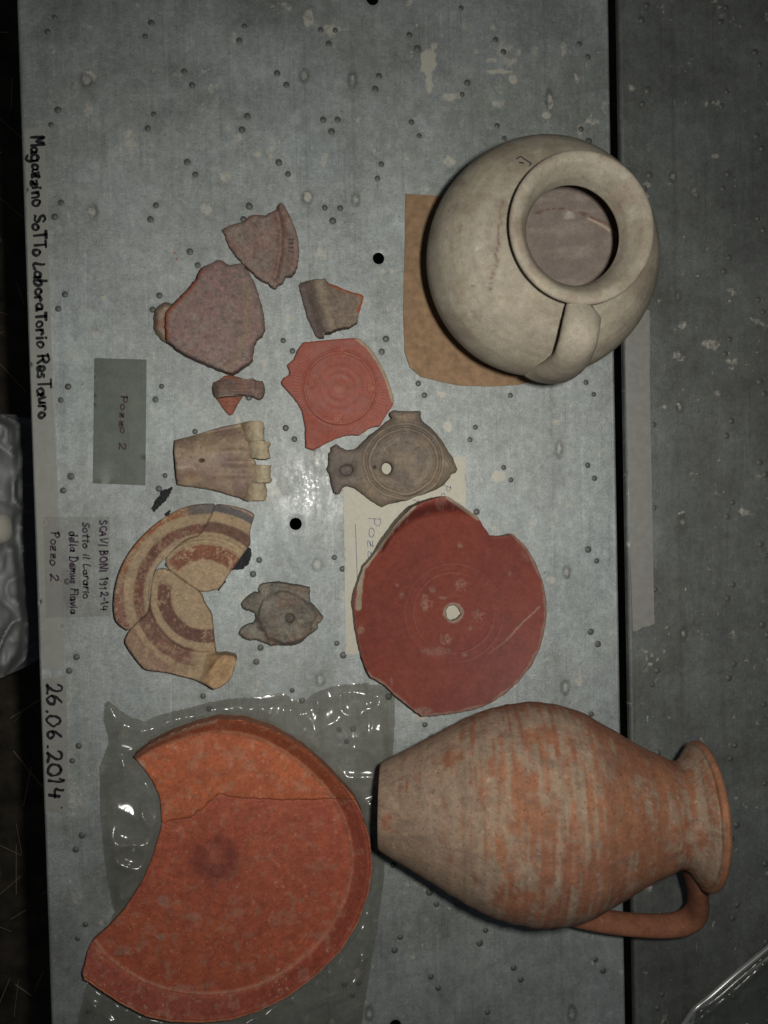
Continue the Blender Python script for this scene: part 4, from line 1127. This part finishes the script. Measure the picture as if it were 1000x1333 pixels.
def cJ(x, y, d, z):
    c = mixc((.210, .052, .036), (.182, .048, .036), ss(.35, .65, fbm(x * .02, y * .02, 101, 5))); c = mixc(c, (.25, .062, .042), .35 * ss(.45, .7, fbm(x * .12, y * .12, 103, 5)))
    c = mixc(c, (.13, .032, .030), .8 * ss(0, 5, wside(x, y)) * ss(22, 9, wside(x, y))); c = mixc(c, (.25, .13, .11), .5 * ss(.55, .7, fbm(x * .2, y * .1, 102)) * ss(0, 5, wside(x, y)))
    grey = np.array((.30, .22, .175))
    c = mixc(c, (.36, .16, .125), .30 * np.clip(-relJ(x, y) / .0009, 0, 1))
    r = np.hypot(x - jx0, y - jy0)
    # worn places near the stamps
    for wx, wy, rx, ry, s in ((553, 785, 5, 12, .8), (563, 768, 4, 5, .6), (577, 778, 6, 2.2, .8), (599, 710, 4, 4, .7), (600, 760, 9, 7, .45), (621, 800, 8, 7, .45), (580, 832, 8, 8, .5), (522, 775, 4, 4, .5), (518, 762, 3, 2, .5), (567, 848, 25, 6, .4), (612, 818, 4, 2.5, .6), (605, 852, 4, 3, .5), (470, 820, 5, 6, .9), (550, 925, 14, 5, .75), (510, 887, 2, 5, .6), (660, 670, 3, 6, .6), (690, 720, 12, 14, .25), (664, 748, 3, 5, .4)):
        q = ((x - wx) / rx) ** 2 + ((y - wy) / ry) ** 2
        c = mixc(c, grey, .75 * s * ss(1.3, .3, q * (.3 + 1.5 * fbm(x * .35, y * .35, wx, 3))) * (.3 + .7 * ss(.35, .6, fbm(x * .6, y * .6, 5, 2))))
    ds = segdist(scrJ, x, y, False)
    c = mixc(c, (.36, .23, .18), .75 * ss(1.6, .6, ds + 1.2 * (vn(x * .4, y * .4) - .5)) * (.3 + .7 * ss(635, 690, x)))
    c = mixc(c, grey, .9 * ss(3.6, 2.0, r - 10.5 + 2 * (vn(x * .5, y * .5) - .5)))
    c = mixc(c, (.33, .275, .20), .9 * ss(4.4, 2.8, segdist(paleJ, x, y, False) + 2 * (vn(x * .2, y * .2) - .5))); c = mixc(c, (.33, .27, .20), .9 * ss(5.5, 3.5, segdist(paleJ2, x, y, False)))
    return mixc(c, (.28, .19, .145), .7 * ss(3.2, 1.2, segdist(paleJ3, x, y, False) + 2.6 * (vn(x * .15, y * .15, 7) - .5)))
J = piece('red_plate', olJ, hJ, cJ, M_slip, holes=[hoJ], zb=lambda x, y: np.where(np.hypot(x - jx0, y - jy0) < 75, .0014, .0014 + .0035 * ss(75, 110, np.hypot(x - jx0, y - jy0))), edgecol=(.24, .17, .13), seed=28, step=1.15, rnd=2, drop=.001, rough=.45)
tag(J, 'large round dark red plate with chipped rim and hole pierced in the centre', 'plate')

# ------------------------------------------------------------------ orange dish in two fragments, on the polythene bag
K = lambda pts: T(80, 870, 2.174, pts)
crackK = [(285, 438), (320, 430), (365, 420), (400, 395), (445, 352), (470, 362), (540, 368), (620, 372), (700, 372), (760, 368), (800, 371), (834, 371)]
arcU = [(810, 345), (750, 280), (680, 220), (600, 175), (520, 148), (440, 143), (380, 160), (310, 185), (250, 215), (205, 250), (235, 285), (262, 325), (280, 370)]
arcL = [(850, 410), (872, 480), (880, 560), (868, 640), (840, 720), (790, 800), (720, 870), (640, 930), (560, 970), (480, 995), (400, 1003), (310, 1000), (240, 985), (170, 950), (110, 910), (65, 880), (60, 860), (75, 800), (85, 775), (130, 735), (180, 680), (225, 610), (260, 530), (280, 460)]
crk = densify(K(crackK), 2.0, 1.3, 77, closed=False)
def rag(pts, sd, k):
    q = densify(K(pts), 2.0, k, sd, closed=False)
    return [tuple(p) for p in q]
olK1 = [(x, y - .35) for x, y in crk] + rag(arcU, 78, .5); olK2 = [(x, y + .35) for x, y in crk] + rag(arcL, 79, .5)
ringK = K([(95, 770), (130, 815), (180, 852), (235, 885), (290, 905), (350, 916), (420, 920), (490, 914), (560, 895), (635, 855), (700, 802), (745, 755), (780, 700), (805, 640), (820, 580), (822, 525), (812, 468), (795, 415), (770, 370), (738, 328), (700, 290), (660, 257), (620, 230), (580, 208), (540, 193), (490, 183), (430, 181), (370, 190), (310, 207), (260, 228), (215, 255)])
outK = K(arcL[:16] + [])
outKa = K([(205, 250), (250, 215), (310, 185), (380, 160), (440, 143), (520, 148), (600, 175), (680, 220), (750, 280), (810, 345)] + arcL[:16])
def sideK(x, y):
    """>0 outside the floor ring, in pixels"""
    poly = ringK + K([(60, 500)])
    d = segdist(ringK, x, y, False)
    return np.where(inside(poly, x, y), -d, d)
def fracK(x, y):
    s = sideK(x, y); e = segdist(outKa, x, y, False)
    return np.where(s > 0, s / np.maximum(s + e, 1e-6), 0), s
def hK_(x, y, d):
    f, s = fracK(x, y)
    h = .0105 + .020 * f ** 1.1 - .0012 * np.exp(-((f - .88) / .06) ** 2) * (s > 0)
    h += .0016 * np.exp(-((s - .5) / 2.0) ** 2)
    r = np.hypot(x - 276, y - 1115)
    h += .0005 * np.exp(-(r / 9) ** 2) - .0004 * np.exp(-((r - 18) / 9) ** 2) + .0006 * fbm(x * .06, y * .06, 3)
    return h
def cKbase(x, y, sd):
    c = mixc((.56, .145, .068), (.50, .122, .062), ss(.35, .65, fbm(x * .03, y * .03, sd, 5)))
    c = mixc(c, (.40, .10, .064), .6 * ss(.48, .66, fbm(x * .10, y * .10, sd + 2, 5)))
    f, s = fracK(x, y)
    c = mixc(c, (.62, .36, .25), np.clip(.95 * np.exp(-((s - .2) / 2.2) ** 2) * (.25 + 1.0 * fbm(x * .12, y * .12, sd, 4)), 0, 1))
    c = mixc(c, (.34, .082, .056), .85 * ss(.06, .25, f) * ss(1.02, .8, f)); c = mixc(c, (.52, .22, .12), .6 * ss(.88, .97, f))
    spk = ss(.86, .93, vn(x * .33, y * .33, sd + 7)) * ss(.3, .6, fbm(x * .03, y * .03, sd + 17, 3))
    c = mixc(c, (.64, .46, .33), .75 * spk)
    c = mixc(c, (.30, .075, .05), .6 * ss(.88, .95, vn(x * .28, y * .28, sd + 27)))
    return mixc(c, (.50, .30, .21), .5 * ss(.58, .70, fbm(x * .11, y * .11, sd + 11, 5)))
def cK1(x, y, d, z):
    c = mixc(cKbase(x, y, 121), (.66, .205, .075), .35 + 0 * x)
    c = mixc(c, (.50, .32, .22), .75 * ss(5, 2, segdist(K([(205, 250), (240, 222), (310, 188), (380, 162), (435, 146)]), x, y, False) + 3 * (vn(x * .1, y * .1) - .5)))
    return mixc(c, (.48, .31, .22), .8 * ss(1.3, .5, ((x - 184) / 6) ** 2 + ((y - 998) / 9) ** 2))
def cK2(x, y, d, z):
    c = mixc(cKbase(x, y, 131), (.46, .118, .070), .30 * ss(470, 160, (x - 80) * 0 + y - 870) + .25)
    r = np.hypot(x - 278, (y - 1118))
    c = mixc(c, (.24, .058, .042), .85 * np.exp(-((r - 19 - 10 * (fbm(x * .03, y * .03, 143, 2) - .5)) / 15) ** 2) * ss(.2, .55, .5 * fbm(x * .022, y * .022, 145, 2) + .5 * fbm(x * .12, y * .12, 141, 4))); c = mixc(c, (.40, .17, .12), .4 * np.exp(-(r / 9) ** 2))
    for wx, wy, rx, ry, s in ((212, 1173, 8, 8, .5), (251, 1193, 14, 6, .4), (210, 1219, 6, 4, .6), (308, 1188, 10, 8, .3), (240, 1285, 18, 3, .4), (160, 1240, 14, 4, .4)):
        q = ((x - wx) / rx) ** 2 + ((y - wy) / ry) ** 2
        c = mixc(c, (.46, .30, .23), s * ss(1.3, .3, q * (.5 + vn(x * .3, y * .3, wx))))
    return c
rK = thing('orange_dish', 'broken orange red dish with raised rim, lying on a smoky plastic bag', 'dish', tuple(P(290, 1135, 0)))
zK = lambda x, y: .0035 + .010 * fracK(x, y)[0]
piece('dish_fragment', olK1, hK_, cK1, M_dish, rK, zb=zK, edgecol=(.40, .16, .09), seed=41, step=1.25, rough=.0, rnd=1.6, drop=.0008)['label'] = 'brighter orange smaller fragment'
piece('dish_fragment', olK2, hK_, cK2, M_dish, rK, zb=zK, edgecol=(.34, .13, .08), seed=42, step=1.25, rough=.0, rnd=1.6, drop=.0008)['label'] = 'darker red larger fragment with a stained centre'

bagp = K([(122, 100), (135, 90), (160, 112), (200, 140), (238, 150), (262, 135), (330, 118), (400, 100), (480, 85), (560, 82), (628, 68), (650, 85), (680, 98), (715, 72), (760, 52), (820, 43), (880, 40), (945, 60), (944, 150), (938, 260), (925, 420), (912, 600), (895, 740), (870, 880), (845, 1040), (40, 1040), (55, 960), (75, 880), (150, 690), (130, 600), (118, 500), (110, 400), (108, 280), (125, 235), (135, 205), (120, 150)])
foldsB = [(K([(130, 95), (190, 145), (240, 165)]), .006, 4), (K([(245, 165), (330, 140), (440, 128)]), .006, 7), (K([(480, 85), (520, 120), (600, 110)]), .004, 5), (K([(630, 70), (628, 150)]), .005, 5), (K([(680, 98), (760, 55)]), .004, 4),
          (K([(840, 110), (870, 200), (900, 90)]), .007, 6), (K([(860, 120), (930, 90)]), .005, 4), (K([(160, 400), (210, 425), (240, 430)]), .007, 8), (K([(130, 545), (180, 560), (225, 580)]), .006, 5), (K([(860, 380), (900, 360)]), .004, 3),
          (K([(850, 700), (890, 690)]), .003, 3), (K([(790, 985), (840, 960)]), .004, 4), (K([(120, 300), (200, 300)]), .004, 10), (K([(820, 150), (830, 260)]), .005, 8), (K([(690, 120), (720, 180), (780, 150)]), .006, 6), (K([(900, 180), (925, 260), (905, 330)]), .006, 6), (K([(140, 230), (200, 255)]), .005, 6), (K([(300, 112), (330, 150)]), .005, 6), (K([(545, 100), (590, 130)]), .006, 5), (K([(120, 470), (150, 500), (250, 500)]), .006, 7), (K([(160, 620), (200, 590)]), .005, 5), (K([(880, 620), (905, 560)]), .005, 5), (K([(100, 960), (140, 1000)]), .005, 5), (K([(700, 960), (800, 930), (860, 820)]), .005, 6), (K([(730, 90), (900, 60)]), .004, 8)]
def curlB(x, y, d):
    r1 = np.abs(vn(x * .035, y * .035, 7) - .5) * 2; r2 = np.abs(vn(x * .09 + 4, y * .07, 9) - .5) * 2
    r3 = np.abs(fbm(x * .013 + 3, y * .016, 27, 2) - .5) * 2
    h = .0024 + .0050 * (1 - r1) ** 2.5 * vn(x * .02, y * .02, 3) * 1.6 + .0040 * (1 - r3) ** 6 + .0005 * (1 - r2) ** 2 + .004 * vn(x * .03, y * .022, 17)
    for pl, a, w_ in foldsB:
        h = h + .75 * a * np.exp(-np.abs(segdist(pl, x, y, False) / (w_ * 1.5)) ** 1.3)
    dd = np.where(inside(olK1, x, y) | inside(olK2, x, y), 0, np.minimum(segdist(olK1, x, y), segdist(olK2, x, y)))
    return np.minimum(h, .0026 + .0008 * dd) * (.25 + .75 * ss(0, 16, d)) * np.where(dd > 0, 1, .25 + 0 * dd) + .0003
bgo = sheet('plastic_bag', bagp, 0.0009, M_bag, 0.0, step=2.2, curl=curlB, rough=.8)
tag(bgo, 'smoky crumpled plastic bag spread under the orange dish', 'plastic bag')

bag2 = sheet('plastic_bag', [(880, 1345), (905, 1316), (935, 1292), (965, 1266), (1000, 1234), (1060, 1190), (1060, 1345)], 0.0012, M_bag2, 0.0, step=2.2, rough=.6,
     curl=lambda x, y, d: .0004 + .006 * np.exp(-((d - 5) / 3.0) ** 2) + .004 * np.exp(-((d - 13) / 4) ** 2) + .003 * (1 - np.abs(vn(x * .05, y * .05, 4) - .5) * 2) ** 3 * ss(0, 10, d))
for k, ln in enumerate([[(878, 1350), (893, 1330), (905, 1313), (925, 1297), (958, 1268), (985, 1246), (1030, 1208)], [(888, 1352), (901, 1331), (906, 1314), (931, 1301), (966, 1271), (995, 1250), (1035, 1218)]]):
    sweep('folded_edge', [P(x, y, .0055 - .0012 * k) for x, y in ln], .0026 - .0006 * k, .0030 - .0008 * k, (0, 0, 1), M_fold, bag2, None, 16)
tag(bag2, 'clear plastic bag with a shiny folded edge on the darker shelf', 'plastic bag')

# ------------------------------------------------------------------ upright cream jar
JC = P(703, 340, .10)
JB = .0022
rL = thing('round_jar', 'round cream clay jar with wide flaring mouth and one handle, standing on cardboard', 'jar', (float(JC[0]), float(JC[1]), JB))
def spline(pts, per=8):
    st = np.array(pts, float); ext = np.vstack([2 * st[0] - st[1], st, 2 * st[-1] - st[-2]]); q = []
    for i in range(len(st) - 1):
        a, b, c, d = ext[i:i + 4]
        for t in np.linspace(0, 1, per, endpoint=False):
            q.append(0.5 * (2 * b + (c - a) * t + (2 * a - 5 * b + 4 * c - d) * t * t + (-a + 3 * b - 3 * c + d) * t ** 3))
    q.append(st[-1])
    return np.array(q)
def lathe(name, prof_, frame, m, parent, colfun, seg=220, wobble=.0):
    """prof_ (r, s); frame = (origin, axis, e1, e2)"""
    O, A_, E1, E2 = [np.asarray(v, float) for v in frame]
    an = np.linspace(0, 2 * np.pi, seg, endpoint=False)
    r = prof_[:, 0][:, None] * np.ones(seg); s = prof_[:, 1][:, None] * np.ones(seg)
    a = an[None] * np.ones((len(prof_), 1))
    if wobble:
        r = r * (1 + wobble * (fbm(np.cos(a) * 1.5 + 9, np.sin(a) * 1.5 + 9, s * 12, 3) - .5))
    V = O + s[..., None] * A_ + (r * np.cos(a))[..., None] * E1 + (r * np.sin(a))[..., None] * E2
    n = len(prof_)
    i = np.arange(n - 1)[:, None] * seg; j = np.arange(seg)[None]; k = (j + 1) % seg
    Q = np.stack([(i + j).ravel(), (i + k).ravel(), (i + seg + k).ravel(), (i + seg + j).ravel()], 1)
    V = V.reshape(-1, 3)
    o = link(name, V, Q, m, None, colfun(V, r.ravel(), s.ravel(), a.ravel()))
    if parent is not None:
        adopt(o, parent)
    return o
JH = .004
jp = np.vstack([spline([(.002, 0), (.03, .0), (.050, 0), (.056, .004), (.078, .030), (.098, .066), (.1055, .098), (.1015, .126), (.089, .147), (.071, .161), (.057, .1685), (.0525, .173), (.0535, .179), (.0585, .1865), (.0608, .1915), (.0600, .1945), (.0565, .1955), (.0505, .1925), (.0445, .1840), (.0415, .1760), (.0415, .1700), (.049, .163), (.066, .155), (.083, .140), (.094, .115), (.094, .088)], 8)])
crkL = [(655, 262), (651, 275), (652, 290), (648, 300), (649, 318), (646, 330), (647, 345), (641, 358), (638, 376)]
def cJar(V, r, s, a):
    x, y = PX(V)
    c = mixc((.36, .325, .252), (.325, .29, .226), ss(.35, .65, fbm(V[:, 0] * 22, V[:, 1] * 22, V[:, 2] * 22, 4)))
    c = mixc(c, (.40, .35, .255), .5 * ss(.5, .7, fbm(V[:, 0] * 50, V[:, 1] * 50, V[:, 2] * 40 + 8, 3)))
    c = mixc(c, (.25, .19, .145), .5 * ss(.68, .8, fbm(V[:, 0] * 120, V[:, 1] * 120, V[:, 2] * 90, 3)))
    dc = segdist(crkL, x, y, False); front = (s < .172) & (r > .053)
    c = mixc(c, (.20, .14, .11), front * (.8 * ss(2.0, .7, dc + 1.0 * (vn(x * .3, y * .3) - .5)) + .35 * ss(7, 1, dc) * vn(x * .12, y * .12, 6)))
    c = mixc(c, (.31, .22, .18), .6 * front * ss(1.4, .3, ((x - 690) / 7) ** 2 + ((y - 203) / 4) ** 2)); c = mixc(c, (.31, .23, .18), .5 * (s > .175) * ss(.52, .68, fbm(x * .03, y * .03, 4)))
    c = mixc(c, (.25, .205, .15), .55 * ss(.54, .70, fbm(x * .025, y * .03, 161, 5))); c = mixc(c, (.42, .39, .31), .45 * ss(.55, .7, fbm(x * .04, y * .04, 163, 5)))
    c = c * (1 - .10 * ss(.5, .8, vn(s * 420, 0 * s, 4)))[:, None]
    c = mixc(c, (.17, .13, .10), .7 * (vn(x * .5, y * .5, 171) > .975))
    return c
JA = Vector((.036, -.016, 1)).normalized()
JE1 = Vector((1, 0, 0)); JE1 = (JE1 - JA * JE1.dot(JA)).normalized(); JE2 = JA.cross(JE1)
zax = ((JC[0] - .0036, JC[1] + .0016, JB + .0015), JA, JE1, JE2)
lathe('body', jp, zax, M_jar, rL, cJar, 260, .012)
# inside: the inner floor seen through the mouth
n = 70
V, cols = [], []
rr = np.linspace(0, .0935, 46)
def cFl(V, r, s, a):
    x, y = PX(V)
    c = mixc((.235, .195, .165), (.19, .155, .135), fbm(x * .05, y * .05, 151, 5)); c = mixc(c, (.30, .255, .215), .6 * ss(.48, .66, fbm(x * .03 + y * .02, y * .12, 153, 5)))
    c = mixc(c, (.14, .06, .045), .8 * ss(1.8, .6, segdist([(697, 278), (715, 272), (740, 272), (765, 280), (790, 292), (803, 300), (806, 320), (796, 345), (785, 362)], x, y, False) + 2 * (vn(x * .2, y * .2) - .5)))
    c = mixc(c, (.45, .41, .36), .75 * ss(.75, .3, (((x - 741) / 9) ** 2 + ((y - 280) / 8) ** 2) * (.2 + 1.8 * fbm(x * .3, y * .3, 4, 3))))
    return mixc(c, (.52, .42, .30), .8 * ss(2.2, .8, segdist([(766, 284), (782, 293), (803, 304)], x, y, False)))
lathe('inner_floor', np.stack([rr[::-1], .088 + .010 * (rr[::-1] / .09) ** 2 + .0 * rr], 1), zax, M_jar, rL, cFl, 120)
jc3 = lambda V: mixc((.36, .325, .252), (.315, .28, .218), fbm(V[:, 0] * 40, V[:, 1] * 40, V[:, 2] * 40, 4))
hp = [P(763, 397, .182), P(760, 406, .1885), P(756, 428, .193), P(751, 450, .185), P(742, 468, .163), P(727, 481, .133), P(709, 488, .100)]
sweep('handle', hp, [.0190, .0165, .0158, .0165, .0180, .0200, .0215], [.004, .0080, .0092, .0100, .0105, .010, .008], (0, -.35, 1), M_jar, rL, jc3, 24)
# small inked frame on the shoulder
def on_jar(x, y):
    """shoulder point under a pixel, by marching down the ray"""
    for z in np.arange(.19, .06, -.0006):
        p = P(x, y, z); q = math.hypot(p[0] - JC[0], p[1] - JC[1])
        zz = np.interp(q, [.057, .071, .089, .1015, .1055], [.1685, .161, .147, .126, .098]) + JB
        if z <= zz + .0006:
            return P(x, y, z + .0042)
    return P(x, y, .14)
def stroke_on(name, pts, wid, m, parent, f):
    pts = densify(np.array(pts, float), 1.5, closed=False); tg = np.gradient(pts, axis=0); tg /= np.hypot(tg[:, 0], tg[:, 1])[:, None]
    nn = np.stack([-tg[:, 1], tg[:, 0]], 1) * wid / 2
    V = []
    for p, q in zip(pts, nn):
        V += [f(*(p + q)), f(*(p - q))]
    return adopt(link(name, V, [(2 * i, 2 * i + 1, 2 * i + 3, 2 * i + 2) for i in range(len(pts) - 1)], m), parent)
stroke_on('inked_mark', [(672, 207), (678, 203.5), (692, 213), (689, 216)], 1.4, M_ink2, rL, on_jar)
stroke_on('inked_mark', [(676, 211), (682, 212.5)], 1.6, M_ink2, rL, on_jar)

# ------------------------------------------------------------------ jug lying on its side
TILT = math.radians(10)
def jugframe(zb_):
    a0 = P(496, 1049, zb_)
    best = None
    L_ = .30
    z1 = zb_ + L_ * math.sin(TILT)
    a1 = P(922, 1061, z1)
    ax = a1 - a0; ax /= np.linalg.norm(ax)
    return a0, ax
ZB = .0742
A0, AX = jugframe(ZB)
BX = np.cross(AX, (0, 0, 1)); BX /= np.linalg.norm(BX)       # level, across the axis (towards -Y)
NX = np.cross(BX, AX)                                         # up
def onplane(x, y):
    d = P(x, y, 0) - np.array([0, 0, H]); o = np.array([0, 0, H])
    t = ((A0 - o) @ NX) / (d @ NX)
    q = o + d * t - A0
    return q @ AX, q @ BX
topS = [(496, 996), (503, 992), (530, 979), (560, 965), (600, 944), (650, 926), (692, 921), (740, 927), (790, 949), (820, 964), (850, 978), (875, 986)]
botS = [(496, 1103), (503, 1109), (540, 1129), (600, 1165), (650, 1187), (700, 1196), (745, 1191), (790, 1172), (820, 1156), (845, 1141), (868, 1131)]
ta = np.array([onplane(*p) for p in topS]); ba = np.array([onplane(*p) for p in botS])
sg = np.linspace(0.0, min(ta[-1, 0], ba[-1, 0]), 14)
rt = np.interp(sg, ta[:, 0], -ta[:, 1]); rb_ = np.interp(sg, ba[:, 0], ba[:, 1])
rad = (rt + rb_) / 2; off = (rb_ - rt) / 2
rad = rad * np.interp(np.arange(len(rad)), [0, len(rad) - 5, len(rad) - 1], [1, 1, .955])
send = sg[-1]
rneck = rad[-1]
jprof = [(.002, .003), (rad[0] * .6, .003), (rad[0] * .9, .001)] + [(float(r), float(s)) for r, s in zip(rad, sg)]
SR = send + .028
jprof += [(rneck * .945, send + .006), (rneck * .95, send + .013), (rneck * 1.04, send + .0185), (.0575, SR - .0055), (.0612, SR - .0022), (.0610, SR - .0012), (.0645, SR + .0000), (.0655, SR + .0035), (.0630, SR + .0065), (.058, SR + .004), (.053, SR - .006), (rneck * .90, SR - .022), (rneck * .88, SR - .045), (rneck * .95, SR - .07)]
jpr = spline(jprof, 9)
print('jug: rad', np.round(rad, 4), 'send', round(send, 4), 'offset', np.round(off, 4), 'neck', rneck)
def cJug(V, r, s, a):
    ca, sa = np.cos(a) * 2.2, np.sin(a) * 2.2
    c = mixc((.345, .150, .082), (.295, .125, .073), ss(.35, .65, fbm(ca * 1.2, sa * 1.2, s * 25, 4)))
    c = mixc(c, (.375, .175, .090), .6 * ss(.5, .68, fbm(ca, sa, s * 60 + 5, 3)))
    # worn lime slip: patchy, drawn out round the wheel
    st = fbm(ca * 1.1 + 3, sa * 1.1, s * 330, 4); pt = fbm(ca * 1.7 + 7, sa * 1.7 + 2, s * 42 + 3, 5); fi = fbm(ca * 13, sa * 13, s * 300, 3); fs = fbm(ca * 2.4 + 1, sa * 2.4, s * 190, 4)
    base = .105 * ss(.12, .03, s) + .025 * ss(.19, .1, s) - .07 * ss(.175, .22, s) - .015 + .10 * ss(SR - .035, SR - .008, s) - .22 * ss(SR - .002, SR + .002, s)
    v = .36 * st + .30 * pt + .14 * fi + .20 * fs + base
    top = ss(.46, .56, v)
    c = mixc(c, (.365, .295, .215), .74 * top)
    c = mixc(c, (.34, .23, .17), .35 * ss(.45, .5, v) * (1 - top))
    # throwing rings
    c = c * (1 - .16 * ss(.5, .75, vn(s * 700, 0 * s, 2)) * vn(ca * 2, sa * 2, s * 50))[:, None]
    c = mixc(c, (.20, .13, .10), .45 * ss(.62, .74, fbm(ca * 5, sa * 5, s * 90 + 7, 4)))
    c = mixc(c, (.15, .09, .07), .55 * np.exp(-((s - .196) / .0009) ** 2) * (.4 + .6 * vn(ca * 2, sa * 2)))
    return c
jpr[:, 0] *= 1 + .011 * (vn(jpr[:, 1] * 220, 0 * jpr[:, 1], 5) - .5)
rM = thing('clay_jug', 'orange clay jug with pale worn slip, flared mouth and handle, lying on its side', 'jug', tuple((A0 + AX * .14) * np.array([1, 1, 0])))
lathe('body', jpr, (A0, AX, BX, -NX), M_jug, rM, cJug, 460, .012)
jc4 = lambda V: mixc((.34, .135, .070), (.26, .11, .065), fbm(V[:, 0] * 40, V[:, 1] * 40, V[:, 2] * 40, 4))
def jp3(s, rho, phi):
    return A0 + AX * s + BX * rho * math.cos(phi) - NX * rho * math.sin(phi)
PH = math.radians(24)
hpj = [jp3(SR - .002, .050, PH), jp3(SR + .006, .074, PH), jp3(SR + .015, .102, PH), jp3(SR + .018, .126, PH), jp3(SR + .010, .1425, PH), jp3(SR - .010, .1495, PH), jp3(SR - .048, .149, PH), jp3(SR - .092, .140, PH), jp3(SR - .132, .121, PH), jp3(SR - .165, .096, PH)]
nvec = np.cross(AX, jp3(0, 1, PH) - A0)
sweep('handle', hpj, [.0075, .0092, .0096, .0096, .0098, .0090, .0088, .0090, .0095, .0110], [.026, .022, .017, .0145, .0130, .0125, .0125, .0135, .016, .019], nvec, M_jug, rM, jc4, 22)
zs = [v.co.z for o in rM.children for v in o.data.vertices]
print('jug lowest', min(v.co.z for v in [o for o in rM.children if o.name.startswith('body')][0].data.vertices), [ (o.name, min(v.co.z for v in o.data.vertices)) for o in rM.children])

# ------------------------------------------------------------------ grey sack on the floor beside the shelf
ZS = -.22
sk = [(-60, 530), (0, 538), (14, 545), (27, 551), (30, 580), (30, 640), (27, 690), (30, 730), (35, 770), (38, 810), (37, 855), (20, 872), (5, 882), (-60, 900), (-110, 720)]
skp = np.array(smooth_closed(sk, 2))
def zsack(x, y):
    d = segdist(skp, x, y)
    f1 = np.abs(vn((x * .6 + y * .25) * .05, (y - x * .8) * .018, 3) - .5) * 2
    return ZS - .05 * (1 - ss(0, 16, d)) + .04 * (1 - f1) ** 4 + .007 * (1 - np.abs(fbm(x * .035, y * .014, 31, 2) - .5) * 2) ** 6 + .012 * (1 - np.abs(vn(x * .03 + y * .02, y * .03 - x * .02, 12) - .5) * 2) ** 3 - .03 * np.exp(-((y - 690 - .3 * x) / 22) ** 2) + .012 * (1 - np.abs(vn(x * .06, y * .03, 8) - .5) * 2) ** 3
gx, gy = np.meshgrid(np.arange(-112, 42, 3.0), np.arange(525, 905, 3.0)); gx = gx.ravel(); gy = gy.ravel()
src = densify(skp, 3)
ok = inside(src, gx, gy) & (segdist(src, gx, gy) > 1.6)
allp = np.vstack([np.stack([gx[ok], gy[ok]], 1), src]); nb = int(ok.sum()); k = len(src)
res = delaunay_2d_cdt([Vector(p) for p in allp], [(nb + i, nb + (i + 1) % k) for i in range(k)], [], 0, 1e-6)
vv = np.array([(v.x, v.y) for v in res[0]]); tri = np.array([f for f in res[2] if len(f) == 3]); c = vv[tri].mean(1); tri = tri[inside(src, c[:, 0], c[:, 1])]
tv = P(vv[:, 0], vv[:, 1], zsack(vv[:, 0], vv[:, 1]))
rings = [tv]; n0 = len(tv); FF = [tri]
lt = P(src[:, 0], src[:, 1], zsack(src[:, 0], src[:, 1])); cen = lt.mean(0)
for q, f in enumerate(np.linspace(0, 1, 7)):
    rg = lt.copy(); rg[:, 2] = lt[:, 2] + (FZ - .01 - lt[:, 2]) * f
    rg[:, :2] = cen[:2] + (lt[:, :2] - cen[:2]) * (1 + .05 * math.sin(f * 3) + .02 * (vn(src[:, 0] * .08, src[:, 1] * .08, q) - .5)[:, None])
    rings.append(rg)
    if q:
        i = np.arange(k); j = (i + 1) % k; A_, B_ = n0 + (q - 1) * k, n0 + q * k
        FF += [np.stack([A_ + i, B_ + i, A_ + j], 1), np.stack([A_ + j, B_ + i, B_ + j], 1)]
rS = thing('grey_sack', 'grey wrinkled plastic sack standing on the floor beside the shelf edge', 'sack', (float(cen[0]), float(cen[1]), FZ))
so = adopt(link('sack_body', np.vstack(rings), np.vstack(FF), M_sack), rS)
import bmesh
bm = bmesh.new(); bm.from_mesh(so.data); bmesh.ops.remove_doubles(bm, verts=bm.verts, dist=.00005); bmesh.ops.recalc_face_normals(bm, faces=bm.faces); bm.to_mesh(so.data); bm.free()
# pale tied end
V, FF = [], []
kc = P(0, 688, ZS + .012); nu, nv_ = 20, 12
for i in range(nv_ + 1):
    th = math.pi * i / nv_
    for j in range(nu):
        ph = 2 * math.pi * j / nu
        q = 1 + .35 * (fbm(np.array([math.cos(ph) * 1.6 + 4]), np.array([math.sin(ph) * 1.6 + 4]), th, 3)[0] - .5)
        V.append((kc[0] + .014 * q * math.sin(th) * math.cos(ph), kc[1] + .019 * q * math.sin(th) * math.sin(ph), kc[2] + .02 * q * math.cos(th)))
for i in range(nv_):
    for j in range(nu):
        FF.append((i * nu + j, (i + 1) * nu + j, (i + 1) * nu + (j + 1) % nu, i * nu + (j + 1) % nu))
adopt(link('tied_end', V, FF, M_knot), rS)['label'] = 'pale knotted end of the sack'
